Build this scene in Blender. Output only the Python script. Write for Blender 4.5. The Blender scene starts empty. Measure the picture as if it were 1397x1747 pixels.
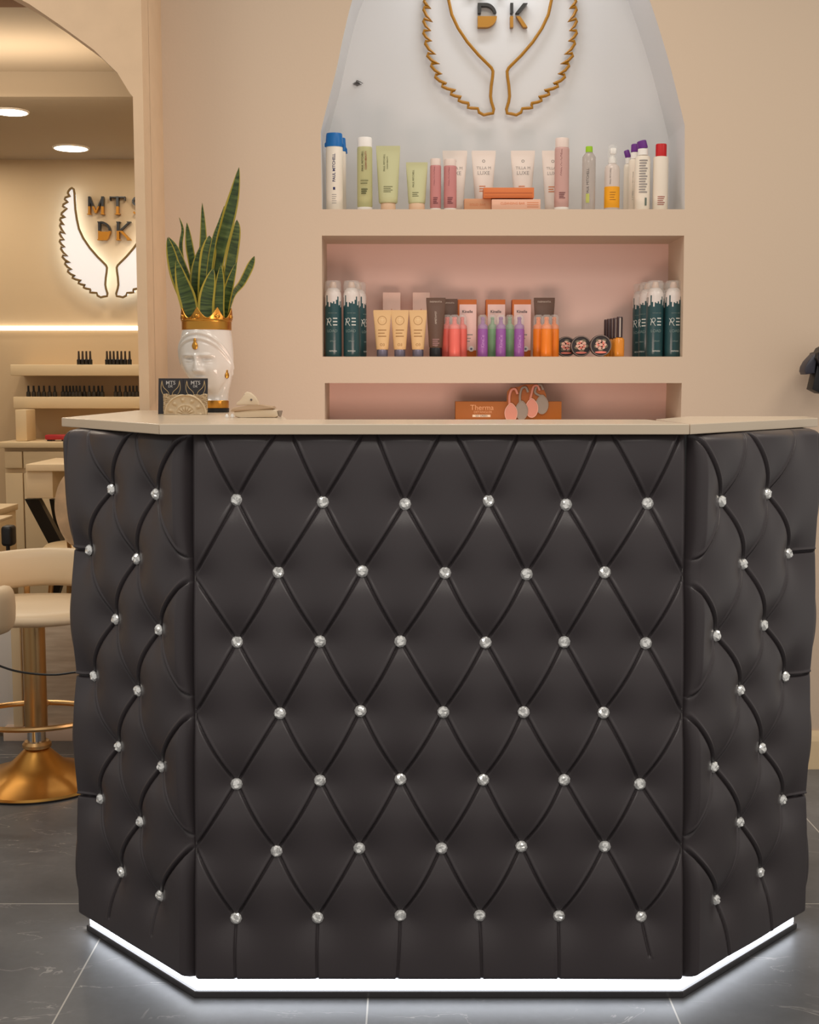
import bpy, bmesh, math, random
import numpy as np
from mathutils import Vector, Matrix
random.seed(7)
SC = bpy.context.scene
COL = SC.collection
PI = math.pi
# ------------------------------------------------------------------ camera model
F, CX, CY, YH, H = 2150.0, 698.5, 873.5, 655.0, 1.15
TH = math.atan((CY - YH) / F)
ST, CT = math.sin(TH), math.cos(TH)
def ray(px, py):
    a, b = (px - CX) / F, (CY - py) / F
    return Vector((a, CT + b * ST, -ST + b * CT))
def at(px, py, Y):
    d = ray(px, py); return Vector((0, 0, H)) + d * (Y / d.y)
def atz(px, py, z):
    d = ray(px, py); return Vector((0, 0, H)) + d * ((z - H) / d.z)
def mpp(py, Y):                       # metres per pixel at a depth
    return Y / ray(CX, py).y / F
def proj(p):
    v = Vector(p) - Vector((0, 0, H))
    ax = v.y * CT - v.z * ST; up = v.y * ST + v.z * CT
    return CX + F * v.x / ax, CY - F * up / ax
D, YW, YN, YA, YF = 2.27, 3.70, 3.92, 3.43, 6.5
# ------------------------------------------------------------------ materials
def lin(c):
    return tuple(((v / 255) / 12.92 if v / 255 <= 0.04045 else ((v / 255 + 0.055) / 1.055) ** 2.4) for v in c) + (1,)
MATS = {}
def mat(name, rgb=(200, 200, 200), rough=0.5, metal=0.0, spec=0.5, emit=None, es=0.0, trans=0.0, alpha=1.0, bump=0.0, bscale=60, var=0.0, coat=0.0, ior=1.45):
    if name in MATS: return MATS[name]
    m = bpy.data.materials.new(name); m.use_nodes = True
    nt = m.node_tree; b = nt.nodes['Principled BSDF']
    b.inputs['Base Color'].default_value = lin(rgb)
    b.inputs['Roughness'].default_value = rough
    b.inputs['Metallic'].default_value = metal
    b.inputs['Specular IOR Level'].default_value = spec
    b.inputs['Transmission Weight'].default_value = trans
    b.inputs['IOR'].default_value = ior
    b.inputs['Alpha'].default_value = alpha
    b.inputs['Coat Weight'].default_value = coat
    if emit:
        b.inputs['Emission Color'].default_value = lin(emit); b.inputs['Emission Strength'].default_value = es
    if bump or var:
        tc = nt.nodes.new('ShaderNodeTexCoord')
        n = nt.nodes.new('ShaderNodeTexNoise'); n.inputs['Scale'].default_value = bscale; n.inputs['Detail'].default_value = 4
        nt.links.new(tc.outputs['Object'], n.inputs['Vector'])
        if bump:
            bp = nt.nodes.new('ShaderNodeBump'); bp.inputs['Strength'].default_value = bump; bp.inputs['Distance'].default_value = 0.004
            nt.links.new(n.outputs['Fac'], bp.inputs['Height']); nt.links.new(bp.outputs['Normal'], b.inputs['Normal'])
        if var:
            r = nt.nodes.new('ShaderNodeValToRGB')
            c = lin(rgb)
            r.color_ramp.elements[0].position = 0.3; r.color_ramp.elements[1].position = 0.7
            r.color_ramp.elements[0].color = tuple(v * (1 - var) for v in c[:3]) + (1,)
            r.color_ramp.elements[1].color = tuple(min(1, v * (1 + var)) for v in c[:3]) + (1,)
            nt.links.new(n.outputs['Fac'], r.inputs['Fac']); nt.links.new(r.outputs['Color'], b.inputs['Base Color'])
    MATS[name] = m
    return m
class NT:                              # small node-graph helper
    def __init__(s, m): s.t = m.node_tree; s.b = s.t.nodes['Principled BSDF']
    def n(s, kind, **kw):
        nd = s.t.nodes.new('ShaderNode' + kind)
        for k, v in kw.items(): setattr(nd, k, v)
        return nd
    def l(s, a, b): s.t.links.new(a, b)
    def math(s, op, a, b=None, c=None):
        nd = s.n('Math', operation=op)
        for i, v in enumerate((a, b, c)):
            if v is None: continue
            if isinstance(v, (int, float)): nd.inputs[i].default_value = v
            else: s.l(v, nd.inputs[i])
        return nd.outputs[0]
    def mix(s, fac, a, b):
        nd = s.n('Mix', data_type='RGBA')
        for i, v in ((0, fac), (6, a), (7, b)):
            if isinstance(v, tuple): nd.inputs[i].default_value = v
            elif isinstance(v, (int, float)): nd.inputs[i].default_value = v
            else: s.l(v, nd.inputs[i])
        return nd.outputs[2]
    def ramp(s, fac, stops):
        nd = s.n('ValToRGB'); s.l(fac, nd.inputs[0]); e = nd.color_ramp.elements
        while len(e) < len(stops): e.new(0.5)
        for i, (p, c) in enumerate(stops):
            e[i].position = p; e[i].color = c if len(c) == 4 else tuple(c) + (1,)
        return nd.outputs[0]
# ------------------------------------------------------------------ object helpers
def wloc(o):
    v = Vector((0, 0, 0))
    while o: v += o.location; o = o.parent
    return v
def mk(name, bm, mats, parent=None, loc=(0, 0, 0), smooth=True, world=False, sharp=None):
    """link a bmesh as one object; world=True: the vertices are in world space"""
    if world:
        off = wloc(parent) + Vector(loc) if parent else Vector(loc)
        bmesh.ops.translate(bm, verts=bm.verts, vec=-off)
    bmesh.ops.recalc_face_normals(bm, faces=bm.faces)
    me = bpy.data.meshes.new(name); bm.to_mesh(me); bm.free()
    for m in (mats if isinstance(mats, (list, tuple)) else [mats]): me.materials.append(m)
    if smooth:
        me.polygons.foreach_set('use_smooth', [True] * len(me.polygons))
        me.set_sharp_from_angle(angle=math.radians(sharp if sharp else 38))
    o = bpy.data.objects.new(name, me); COL.objects.link(o)
    o.location = loc
    if parent: o.parent = parent
    return o
def thing(name, label, cat, loc=(0, 0, 0), rz=0, group=None):
    o = bpy.data.objects.new(name, None); COL.objects.link(o); o.empty_display_size = 0.05
    o.location = loc; o.rotation_euler = (0, 0, rz)
    return tag(o, label, cat, group)
def tag(o, label, cat, group=None):
    o['label'] = label; o['category'] = cat
    if group: o['group'] = group
    return o
def struct(o):
    o['kind'] = 'structure'; return o
def copy_tree(o, parent=None):
    c = o.copy(); COL.objects.link(c); c.parent = parent
    for ch in o.children: copy_tree(ch, c)
    return c
def dup(o, loc, label, group=None, rz=None):
    c = copy_tree(o); c.location = loc; c['label'] = label
    if rz is not None: c.rotation_euler = (0, 0, rz)
    if group: c['group'] = group
    return c
# ------------------------------------------------------------------ shape helpers
def B(): return bmesh.new()
def add_box(bm, lo, hi, bev=0.0, mi=0, seg=2):
    r = bmesh.ops.create_cube(bm, size=1)
    lo, hi = Vector(lo), Vector(hi); s = hi - lo
    bmesh.ops.scale(bm, verts=r['verts'], vec=s); bmesh.ops.translate(bm, verts=r['verts'], vec=(lo + hi) / 2)
    fs = {f for v in r['verts'] for f in v.link_faces}
    for f in fs: f.material_index = mi
    if bev > 0:
        es = list({e for v in r['verts'] for e in v.link_edges})
        bmesh.ops.bevel(bm, geom=es, offset=min(bev, min(s) * 0.45), segments=seg, profile=0.5, affect='EDGES')
    return bm
def rings(bm, rs, cap0=True, cap1=True, mi=0, closed=True):
    prev = None; first = None
    for r in rs:
        vs = [bm.verts.new(p) for p in r]
        if prev:
            n = len(vs)
            for i in range(n if closed else n - 1):
                f = bm.faces.new((prev[i], prev[(i + 1) % n], vs[(i + 1) % n], vs[i])); f.material_index = mi
        else: first = vs
        prev = vs
    if cap0 and closed: bm.faces.new(first[::-1]).material_index = mi
    if cap1 and closed: bm.faces.new(prev).material_index = mi
    return bm
def lathe(bm, prof, n=32, c=(0, 0), sx=1.0, sy=1.0, mi=0, cap0=True, cap1=True):
    rs = []
    for r, z in prof:
        r = max(r, 1e-5)
        rs.append([(c[0] + sx * r * math.cos(2 * PI * i / n), c[1] + sy * r * math.sin(2 * PI * i / n), z) for i in range(n)])
    return rings(bm, rs, cap0, cap1, mi)
def tube(bm, pts, r, n=8, closed=False, mi=0):
    pts = [Vector(p) for p in pts]; N = len(pts); rs = []; up = None
    for i, p in enumerate(pts):
        a = pts[(i - 1) % N] if (closed or i) else p
        b = pts[(i + 1) % N] if (closed or i < N - 1) else p
        t = (b - a).normalized() if (b - a).length > 1e-9 else Vector((0, 0, 1))
        if up is None: up = Vector((0, 1, 0)) if abs(t.y) < 0.9 else Vector((1, 0, 0))
        s = t.cross(up).normalized(); u = s.cross(t).normalized(); up = u
        rr = r[i] if isinstance(r, (list, tuple)) else r
        rs.append([p + s * rr * math.cos(2 * PI * k / n) + u * rr * math.sin(2 * PI * k / n) for k in range(n)])
    if closed: rs.append(rs[0]); return rings_closed(bm, rs[:-1], mi)
    return rings(bm, rs, mi=mi)
def rings_closed(bm, rs, mi=0):
    vs = [[bm.verts.new(p) for p in r] for r in rs]; n = len(rs[0]); N = len(rs)
    for j in range(N):
        for i in range(n):
            bm.faces.new((vs[j][i], vs[j][(i + 1) % n], vs[(j + 1) % N][(i + 1) % n], vs[(j + 1) % N][i])).material_index = mi
    return bm
def prism(bm, pts, y0, y1, mi=0, bev=0.0):
    """outline in x,z extruded along y"""
    a = [bm.verts.new((p[0], y0, p[1])) for p in pts]; b = [bm.verts.new((p[0], y1, p[1])) for p in pts]; n = len(pts)
    fs = [bm.faces.new(a), bm.faces.new(b[::-1])]
    for i in range(n): fs.append(bm.faces.new((a[i], b[i], b[(i + 1) % n], a[(i + 1) % n])))
    for f in fs: f.material_index = mi
    if bev: bmesh.ops.bevel(bm, geom=list(fs[0].edges), offset=bev, segments=2, profile=0.5, affect='EDGES')
    return bm
def slab(bm, pts, z0, z1, bev=0.0, mi=0):
    """outline in x,y extruded along z"""
    a = [bm.verts.new((p[0], p[1], z0)) for p in pts]; b = [bm.verts.new((p[0], p[1], z1)) for p in pts]; n = len(pts)
    fs = [bm.faces.new(a[::-1]), bm.faces.new(b)]
    for i in range(n): fs.append(bm.faces.new((a[i], a[(i + 1) % n], b[(i + 1) % n], b[i])))
    for f in fs: f.material_index = mi
    if bev: bmesh.ops.bevel(bm, geom=list(fs[1].edges) + list(fs[0].edges), offset=bev, segments=2, profile=0.5, affect='EDGES')
    return bm
def smoothline(pts, k=6, closed=False):
    out = []; n = len(pts)
    pts = [Vector(p) for p in pts]
    for i in range(n if closed else n - 1):
        g = lambda j: pts[j % n] if closed else pts[max(0, min(n - 1, j))]
        p0, p1, p2, p3 = g(i - 1), g(i), g(i + 1), g(i + 2)
        for j in range(k):
            t = j / k
            out.append(0.5 * ((2 * p1) + (p2 - p0) * t + (2 * p0 - 5 * p1 + 4 * p2 - p3) * t * t + (3 * p1 - p0 - 3 * p2 + p3) * t ** 3))
    if not closed: out.append(pts[-1])
    return out
def text_bm(body, size, depth=0.0006, bold=0.0, wrap=None, vertical=False, fit=None, spacing=1.0):
    """lettering standing in the x-z plane, facing -y, centred on the origin; wrap bends it round a vertical cylinder"""
    cu = bpy.data.curves.new('t', 'FONT'); cu.body = body; cu.size = size; cu.extrude = depth / 2; cu.offset = bold
    cu.align_x = 'CENTER'; cu.align_y = 'CENTER'; cu.space_character = spacing; cu.resolution_u = 3
    o = bpy.data.objects.new('t', cu); COL.objects.link(o)
    dg = bpy.context.evaluated_depsgraph_get(); dg.update()
    me = bpy.data.meshes.new_from_object(o.evaluated_get(dg))
    bpy.data.objects.remove(o); bpy.data.curves.remove(cu)
    bm = bmesh.new(); bm.from_mesh(me); bpy.data.meshes.remove(me)
    if bm.verts:
        x0 = min(v.co.x for v in bm.verts); x1 = max(v.co.x for v in bm.verts); k = fit / (x1 - x0) if fit else 1
        for v in bm.verts:
            x, y, z = v.co; x = (x - (x0 + x1) / 2) * k; y *= k
            if vertical: x, y = -y, x
            v.co = (x, -z, y)
        if wrap:
            if vertical is False or True: bmesh.ops.subdivide_edges(bm, edges=[e for e in bm.edges if abs(e.verts[0].co.x - e.verts[1].co.x) > 0.004], cuts=2)
            for v in bm.verts:
                x, y, z = v.co; a = x / wrap; r = wrap - y
                v.co = (r * math.sin(a), -r * math.cos(a), z)
    return bm
# ================================================================== materials of the place
WALL = mat('plaster_beige', (210, 190, 168), 0.75, spec=0.25, bump=0.08, bscale=120)
WALLGLOW = mat('plaster_pink_glow_tint', (240, 208, 196), 0.75, spec=0.25)  # pink light on the niche backs, put into the plaster colour
WHITE = mat('paint_white', (214, 214, 214), 0.7, spec=0.3, bump=0.03, bscale=50)
ARCHM = mat('plaster_trowelled', (222, 192, 158), 0.7, spec=0.3, bump=0.35, bscale=14, var=0.03)
FARW = mat('plaster_warm', (206, 180, 144), 0.8, spec=0.2)
CEILM = mat('ceiling_paint', (176, 160, 138), 0.85, spec=0.2)
BEAMM = mat('beam_paint', (120, 84, 50), 0.8, spec=0.2)
CREAM = mat('cream_lacquer', (224, 200, 160), 0.45)
COUNTER = mat('counter_laminate', (214, 196, 172), 0.22, spec=0.5)
LEATHER = mat('black_leatherette', (66, 60, 62), 0.34, spec=0.5, bump=0.06, bscale=900)
LEDM = mat('led_strip_lit', (255, 255, 255), 0.5, emit=(236, 241, 250), es=7.0)
LEDW = mat('led_warm_lit', (255, 255, 255), 0.5, emit=(255, 246, 228), es=2.2)
SPOTM = mat('downlight_lit', (255, 255, 255), 0.5, emit=(255, 246, 230), es=9.0)
GOLD = mat('gold_metal', (206, 148, 66), 0.28, metal=1.0)
GOLDS = mat('gold_satin', (206, 168, 116), 0.36, metal=1.0)
GOLDP = mat('gold_paint', (176, 116, 20), 0.4, metal=0.35)
BLACK = mat('black_plastic', (22, 22, 24), 0.4)
BLACKS = mat('black_satin', (18, 17, 17), 0.3)
PLINTH = mat('plinth_gloss', (58, 54, 54), 0.18, spec=0.6)
# slate floor tiles with grout joints and pale veins
FLOOR = mat('slate_tile', (70, 70, 72), 0.38)
g = NT(FLOOR)
tc = g.n('TexCoord'); sx = g.n('SeparateXYZ'); g.l(tc.outputs['Object'], sx.inputs[0])
def joint(o, off, step, w):
    f = g.math('FLOORED_MODULO', g.math('SUBTRACT', o, off), step)
    return g.math('LESS_THAN', g.math('MINIMUM', f, g.math('SUBTRACT', step, f)), w)
jn = g.math('MAXIMUM', joint(sx.outputs[0], -0.645, 0.567, 0.0016), joint(sx.outputs[1], 2.70, 1.134, 0.0016))
nz = g.n('TexNoise'); nz.inputs['Scale'].default_value = 2.2; nz.inputs['Detail'].default_value = 8; nz.inputs['Roughness'].default_value = 0.62
g.l(tc.outputs['Object'], nz.inputs['Vector'])
base = g.ramp(nz.outputs[0], [(0.3, lin((88, 90, 93))), (0.55, lin((112, 114, 117))), (0.75, lin((138, 140, 142)))])
nf = g.n('TexNoise'); nf.inputs['Scale'].default_value = 60; nf.inputs['Detail'].default_value = 6; g.l(tc.outputs['Object'], nf.inputs['Vector'])
base = g.mix(g.math('MULTIPLY', nf.outputs[0], 0.3), base, lin((74, 73, 72)))
def veins(scale, rot, width, mask_scale, lo):
    mp = g.n('Mapping'); mp.inputs['Rotation'].default_value = (0, 0, rot); mp.inputs['Scale'].default_value = (1, 2.6, 1)
    g.l(tc.outputs['Object'], mp.inputs['Vector'])
    n1 = g.n('TexNoise'); n1.inputs['Scale'].default_value = scale; n1.inputs['Detail'].default_value = 5; n1.inputs['Distortion'].default_value = 0.8
    g.l(mp.outputs[0], n1.inputs['Vector'])
    v = g.math('LESS_THAN', g.math('ABSOLUTE', g.math('SUBTRACT', n1.outputs[0], 0.5)), width)
    n2 = g.n('TexNoise'); n2.inputs['Scale'].default_value = mask_scale; g.l(mp.outputs[0], n2.inputs['Vector'])
    k = g.math('MULTIPLY', g.math('SUBTRACT', n2.outputs[0], lo), 5.0); 
    return g.math('MULTIPLY', v, g.math('MINIMUM', g.math('MAXIMUM', k, 0.0), 1.0))
vn = g.math('MAXIMUM', veins(2.1, 0.5, 0.0032, 3.5, 0.5), veins(4.3, -0.75, 0.0035, 4.5, 0.54))
col = g.mix(g.math('MULTIPLY', vn, 0.7), base, lin((200, 196, 190)))
col = g.mix(jn, col, lin((186, 183, 176)))
g.l(col, g.b.inputs['Base Color'])
bp = g.n('Bump'); bp.inputs['Strength'].default_value = 0.12; bp.inputs['Distance'].default_value = 0.002
g.l(nz.outputs[0], bp.inputs['Height']); g.l(bp.outputs[0], g.b.inputs['Normal'])
# pale grained stone of the far table front
STONE = mat('pale_grained_stone', (176, 156, 132), 0.6)
g = NT(STONE); tc = g.n('TexCoord'); mp = g.n('Mapping'); mp.inputs['Scale'].default_value = (2, 2, 16); g.l(tc.outputs['Object'], mp.inputs[0])
n1 = g.n('TexNoise'); n1.inputs['Scale'].default_value = 4; n1.inputs['Detail'].default_value = 8; g.l(mp.outputs[0], n1.inputs[0])
g.l(g.ramp(n1.outputs[0], [(0.3, lin((190, 168, 142))), (0.7, lin((222, 204, 180)))]), g.b.inputs['Base Color'])

# ================================================================== the setting
bm = B(); add_box(bm, (-4.2, 0.3, -0.05), (2.6, 6.7, 0)); struct(mk('floor', bm, FLOOR, smooth=False))
# ---- back wall with the arched niche and two rectangular ones
def W(px, py): p = at(px, py, YW); return (p.x, p.z)
arch_ctl = [(549, 357), (547, 225), (553, 200), (560, 172), (573, 122), (586, 60), (601, 0), (622, -55), (656, -115), (705, -165), (770, -198), (857, -210),
           (945, -198), (1010, -165), (1058, -115), (1088, -55), (1108, 0), (1124, 48), (1141, 105), (1157, 168), (1168, 214), (1168, 357)]
arch_px = [arch_ctl[0]] + [(p.x, p.y) for p in smoothline([(a, b, 0) for a, b in arch_ctl[1:-1]], 6)] + [arch_ctl[-1]]
mid_px = [(550, 608.5), (549, 402), (1167, 402), (1164, 608.5)]
low_px = [(554, 719), (554, 653.5), (1163, 653.5), (1161, 719)]
XP = at(253, 600, YA).x                                   # right face of the arch wall
XR = 2.4
bm = B()
def loop(pts, y): return [bm.verts.new((x, y, z)) for x, z in pts]
def edges(vs): return [bm.edges.new((vs[i], vs[(i + 1) % len(vs)])) for i in range(len(vs))]
outer = loop([(XP - 0.03, 0), (XR, 0), (XR, 2.75), (XP - 0.03, 2.75)], YW)
E = edges(outer); holes = []
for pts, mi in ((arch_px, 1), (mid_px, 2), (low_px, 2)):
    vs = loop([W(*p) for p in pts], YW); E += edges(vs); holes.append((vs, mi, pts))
bmesh.ops.triangle_fill(bm, use_beauty=True, use_dissolve=False, edges=E, normal=(0, -1, 0))
for vs, mi, pts in holes:
    bk = [bm.verts.new((v.co.x, YN, v.co.z)) for v in vs]; n = len(vs)
    for i in range(n):
        f = bm.faces.new((vs[i], vs[(i + 1) % n], bk[(i + 1) % n], bk[i]))
        low = (mi == 1 and i == n - 1)
        f.material_index = 0 if (mi == 2 or low) else 1
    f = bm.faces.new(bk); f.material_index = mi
wall_back = struct(mk('wall_back', bm, [WALL, WHITE, WALLGLOW], smooth=True, sharp=14))
# ---- arch wall to the left
def A_(px, py): p = at(px, py, YA); return (p.x, p.z)
XJ = at(236, 600, YA).x
zs_ = A_(222, 165)[1]; cxa = XJ - 0.64; topz = zs_ + 0.47
arc = [A_(222, 160), A_(200, 124), A_(160, 85), A_(100, 41), A_(50, 7), A_(0, -20), A_(-60, -45), A_(-130, -66), A_(-210, -80)]
mx = arc[-1][0]
arcl = [(2 * mx - x, z) for x, z in arc[-2::-1]]
bm = B()
lx = 2 * mx - XJ
outline = loop([(XJ, 0), (XP, 0), (XP, 2.75), (lx - 0.6, 2.75), (lx - 0.6, 0), (lx, 0), (lx, zs_)] + arcl[::-1] + arc[::-1] + [(XJ, zs_)], YA)
bmesh.ops.triangle_fill(bm, use_beauty=True, use_dissolve=False, edges=edges(outline), normal=(0, -1, 0))
fr = list(bm.faces)
ex = bmesh.ops.extrude_face_region(bm, geom=fr)
bmesh.ops.translate(bm, verts=[v for v in ex['geom'] if isinstance(v, bmesh.types.BMVert)], vec=(0, 0.09, 0))
add_box(bm, (XJ + 0.001, YA + 0.088, 0), (XP, YW, 2.75))
struct(mk('wall_left', bm, ARCHM, smooth=False))
# ---- second room behind the arch
bm = B(); add_box(bm, (-4.2, YF, 0), (XP, YF + 0.1, 2.6)); struct(mk('wall_far', bm, FARW, smooth=False))
bm = B(); add_box(bm, (XP - 0.03, YW + 0.001, 0), (XP + 0.04, YF, 2.6)); struct(mk('wall_side', bm, FARW, smooth=False))
bm = B(); add_box(bm, (-4.2, YA + 0.1, 0), (-4.1, YF, 2.6)); struct(mk('wall_outer', bm, FARW, smooth=False))
ZC = at(120, 272, YF).z
YB = 1.0 / ((ray(120, 165).z) / ray(120, 165).y) * (ZC - H)
ZC2 = at(120, 122, YB).z
YB2 = (ZC2 - H) / (ray(20, 12).z / ray(20, 12).y)
bm = B()
add_box(bm, (-4.2, YB, ZC), (XP, YF, ZC + 0.3)); add_box(bm, (-4.2, YB2, ZC2), (XP, YB + 0.01, ZC2 + 0.25))
struct(mk('ceiling_far', bm, CEILM, smooth=False))
bm = B(); add_box(bm, (-4.2, YB2 - 0.5, ZC2 - 0.001), (XP, YB2, ZC2 + 0.2)); struct(mk('trim_1', bm, BEAMM, smooth=False))
# baseboard under the back wall
bm = B()
prism_pts = [(0, 0), (0, 0.11), (0.006, 0.116), (0.012, 0.10), (0.016, 0.085), (0.018, 0.0)]
vs = [[bm.verts.new((x, YW - d, z)) for d, z in prism_pts] for x in (XP + 0.001, XR)]
for i in range(len(prism_pts)): bm.faces.new((vs[0][i], vs[0][(i + 1) % 6], vs[1][(i + 1) % 6], vs[1][i]))
bm.faces.new(vs[0]); bm.faces.new(vs[1][::-1])
struct(mk('baseboard_back', bm, CREAM, smooth=False))

# ================================================================== reception desk
zb = at(750, 1667, D).z; zt = H + ray(700, 723.5).z / ray(700, 723.5).y * 2.235 - 0.0195
desk = thing('reception_desk', 'wide black button-tufted reception desk with crystal studs and glowing white base strip', 'reception desk', (0.05, D + 0.3, 0))
BL = at(333, 1667, D); BR = at(1164, 1667, D); TL = at(329, 739, D); TR = at(1168, 739, D)
LBf = atz(150, 1556, zb); RBf = atz(1357, 1553, zb)
LTf = Vector((LBf.x, LBf.y, zt)); RTf = Vector((RBf.x, RBf.y, zt))
def homog(corners):
    """pixel -> (u,v) on a panel whose corners are bl, br, tl, tr in space"""
    A = []; b = []
    for c, (u, v) in zip(corners, ((0, 0), (1, 0), (0, 1), (1, 1))):
        x, y = proj(c)
        A.append([x, y, 1, 0, 0, 0, -u * x, -u * y]); b.append(u)
        A.append([0, 0, 0, x, y, 1, -v * x, -v * y]); b.append(v)
    h = np.linalg.solve(np.array(A), np.array(b))
    def f(px, py):
        w = h[6] * px + h[7] * py + 1
        return ((h[0] * px + h[1] * py + h[2]) / w, (h[3] * px + h[4] * py + h[5]) / w)
    return f
def tuft(corners, rows, hp, thr, extra=(), nx=1.8, sig=0.046, round_t=0.014, round_b=0.014, round_l=0.012, round_r=0.012, uvrows=None, seed=0, crease=1.0):
    bl, br, tl, tr = [np.array(c) for c in corners]
    Wd = np.linalg.norm(br - bl); Ht = np.linalg.norm(tl - bl)
    nu = int(Wd * 1000 / nx); nv = int(Ht * 1000 / nx)
    u, v = np.meshgrid(np.linspace(0, 1, nu + 1), np.linspace(0, 1, nv + 1))
    s, t = u * Wd, v * Ht
    conv = homog(corners)
    R = uvrows or [[conv(*p) for p in r] for r in rows]
    R = [[(a * Wd, b * Ht) for a, b in r] for r in R]
    db = np.full(u.shape, 9.0); dim = np.ones(u.shape)
    for r in R:
        for a, b in r:
            q = np.hypot(s - a, t - b); db = np.minimum(db, q); dim *= 1 - np.exp(-np.sqrt((q / sig) ** 2 + 0.02) ** 1.35 + 0.02)
    rng = np.random.default_rng(seed)
    dc = np.full(u.shape, 9.0); sg = np.full(u.shape, 9.0); low = np.zeros(u.shape)
    segs = []
    for r0, r1 in zip(R[:-1], R[1:]):
        for p in r0:
            for q in r1:
                if abs(p[0] - q[0]) < thr: segs.append((p, q, 1.0))
    for p, q, k in extra:
        segs.append(((p[0] * Wd, p[1] * Ht), (q[0] * Wd, q[1] * Ht), k))
    prof = np.zeros(u.shape)
    for (a, b), (c, d), k in segs:
        L = math.hypot(c - a, d - b); ex, ey = (c - a) / L, (d - b) / L
        w = (s - a) * ex + (t - b) * ey; q = -(s - a) * ey + (t - b) * ex
        bow = rng.normal(0, 0.0016) * np.sin(np.clip(w / L, 0, 1) * PI)
        q = q + bow
        out = np.maximum(np.maximum(-w, w - L), 0)
        dist = np.hypot(q, out)
        if ex < 0: q = -q
        wob = 1 + 0.25 * np.sin(np.clip(w / L, 0, 1) * PI)
        p = np.exp(-(dist / 0.0017) ** 2) * 0.0056 + np.exp(-dist / 0.006) * 0.0014 - np.exp(-((q - 0.0050) / 0.0022) ** 2 - (out / 0.004) ** 2) * 0.0016
        prof = np.where(np.abs(p) * k > np.abs(prof), p * k * wob * crease, prof)
    h = hp * dim - prof * np.clip(db / 0.02, 0.35, 1)
    # soft unevenness of the padding
    for _ in range(10):
        kx, ky = rng.normal(0, 9, 2); ph = rng.uniform(0, 6.28)
        h += 0.0005 * np.sin(kx * s + ky * t + ph)
    def er(d, r): e = np.clip(d / r, 0, 1); return np.sqrt(np.clip(1 - (1 - e) ** 2, 0, 1))
    k = er(s, round_l) * er(Wd - s, round_r) * er(t, round_b) * er(Ht - t, round_t)
    h = h * k + (k - 1) * 0.004
    nrm = np.cross(br - bl, tl - bl); nrm /= np.linalg.norm(nrm)
    Pw = (bl[None, None] * ((1 - u) * (1 - v))[..., None] + br[None, None] * (u * (1 - v))[..., None]
          + tl[None, None] * ((1 - u) * v)[..., None] + tr[None, None] * (u * v)[..., None]) + nrm[None, None] * h[..., None]
    # skirt so the pad has thickness
    back = -nrm * 0.02
    ring = [(0, i) for i in range(nu + 1)] + [(j, nu) for j in range(1, nv + 1)] + [(nv, i) for i in range(nu - 1, -1, -1)] + [(j, 0) for j in range(nv - 1, 0, -1)]
    vid = np.arange((nu + 1) * (nv + 1)).reshape(nv + 1, nu + 1)
    faces = np.stack([vid[:-1, :-1], vid[:-1, 1:], vid[1:, 1:], vid[1:, :-1]], -1).reshape(-1, 4).tolist()
    V = Pw.reshape(-1, 3); n0 = len(V)
    V = np.vstack([V, np.array([Pw[j, i] + back for j, i in ring])])
    m = len(ring)
    for k_ in range(m):
        a, b = vid[ring[k_]], vid[ring[(k_ + 1) % m]]
        faces.append([int(b), int(a), n0 + k_, n0 + (k_ + 1) % m])
    return V, faces, R, Wd, Ht, nrm, (bl, br, tl, tr)
def panel_obj(res, parent):
    V, faces = res[0], res[1]
    off = np.array(wloc(parent))
    me = bpy.data.meshes.new('upholstered_panel'); me.from_pydata((V - off).tolist(), [], faces); me.update()
    me.polygons.foreach_set('use_smooth', [True] * len(me.polygons)); me.materials.append(LEATHER)
    o = bpy.data.objects.new('upholstered_panel', me); COL.objects.link(o); o.parent = parent
    return o
CRYS = mat('crystal_stud', (255, 255, 252), 0.10, metal=0.45, spec=1.0)
bm = B()
gem = [(0.0106, 0.000, 10), (0.0114, 0.0030, 10), (0.0092, 0.0068, 10), (0.0058, 0.0092, 10)]
rj = random.Random(3); rs = []
for j, (r, z, n) in enumerate(gem):
    rs.append([((r + (rj.uniform(-1, 1) * 0.0012 if j > 1 else 0)) * math.cos(2 * PI * (i + 0.5 * j) / n), -z + (rj.uniform(-1, 1) * 0.0012 if j > 1 else 0), (r + (rj.uniform(-1, 1) * 0.0012 if j > 1 else 0)) * math.sin(2 * PI * (i + 0.5 * j) / n)) for i in range(n)])
vv = [[bm.verts.new(p) for p in r] for r in rs]
for j in range(3):
    for i in range(10):
        a, b, c, d = vv[j][i], vv[j][(i + 1) % 10], vv[j + 1][i], vv[j + 1][(i + 1) % 10]
        bm.faces.new((a, b, c)); bm.faces.new((b, d, c))
ct = bm.verts.new((0.001, -0.0086, -0.0008))
for i in range(10): bm.faces.new((vv[-1][i], vv[-1][(i + 1) % 10], ct))
bm.faces.new(vv[0][::-1])
gem0 = mk('crystal_stud', bm, CRYS, smooth=False); gem_mesh = gem0.data; bpy.data.objects.remove(gem0)
def studs(panel, res, rows_idx, skip):
    V, faces, R, Wd, Ht, nrm, (bl, br, tl, tr) = res
    ang = math.atan2(nrm[0], -nrm[1])
    first = None
    for ri in rows_idx:
        for a, b in R[ri]:
            u, v = a / Wd, b / Ht
            if skip(u, v): continue
            p = bl * (1 - u) * (1 - v) + br * u * (1 - v) + tl * (1 - u) * v + tr * u * v + nrm * 0.001
            if first is None:
                o = bpy.data.objects.new('crystal_stud', gem_mesh); first = o; o['label'] = 'faceted clear crystal stud'
            else: o = first.copy()
            COL.objects.link(o); o.parent = panel
            o.location = Vector(p) - wloc(panel)
            rx = random.uniform(0, 6.28)
            o.rotation_euler = (Matrix.Rotation(ang, 3, 'Z') @ Matrix.Rotation(rx, 3, 'Y')).to_euler()
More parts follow.
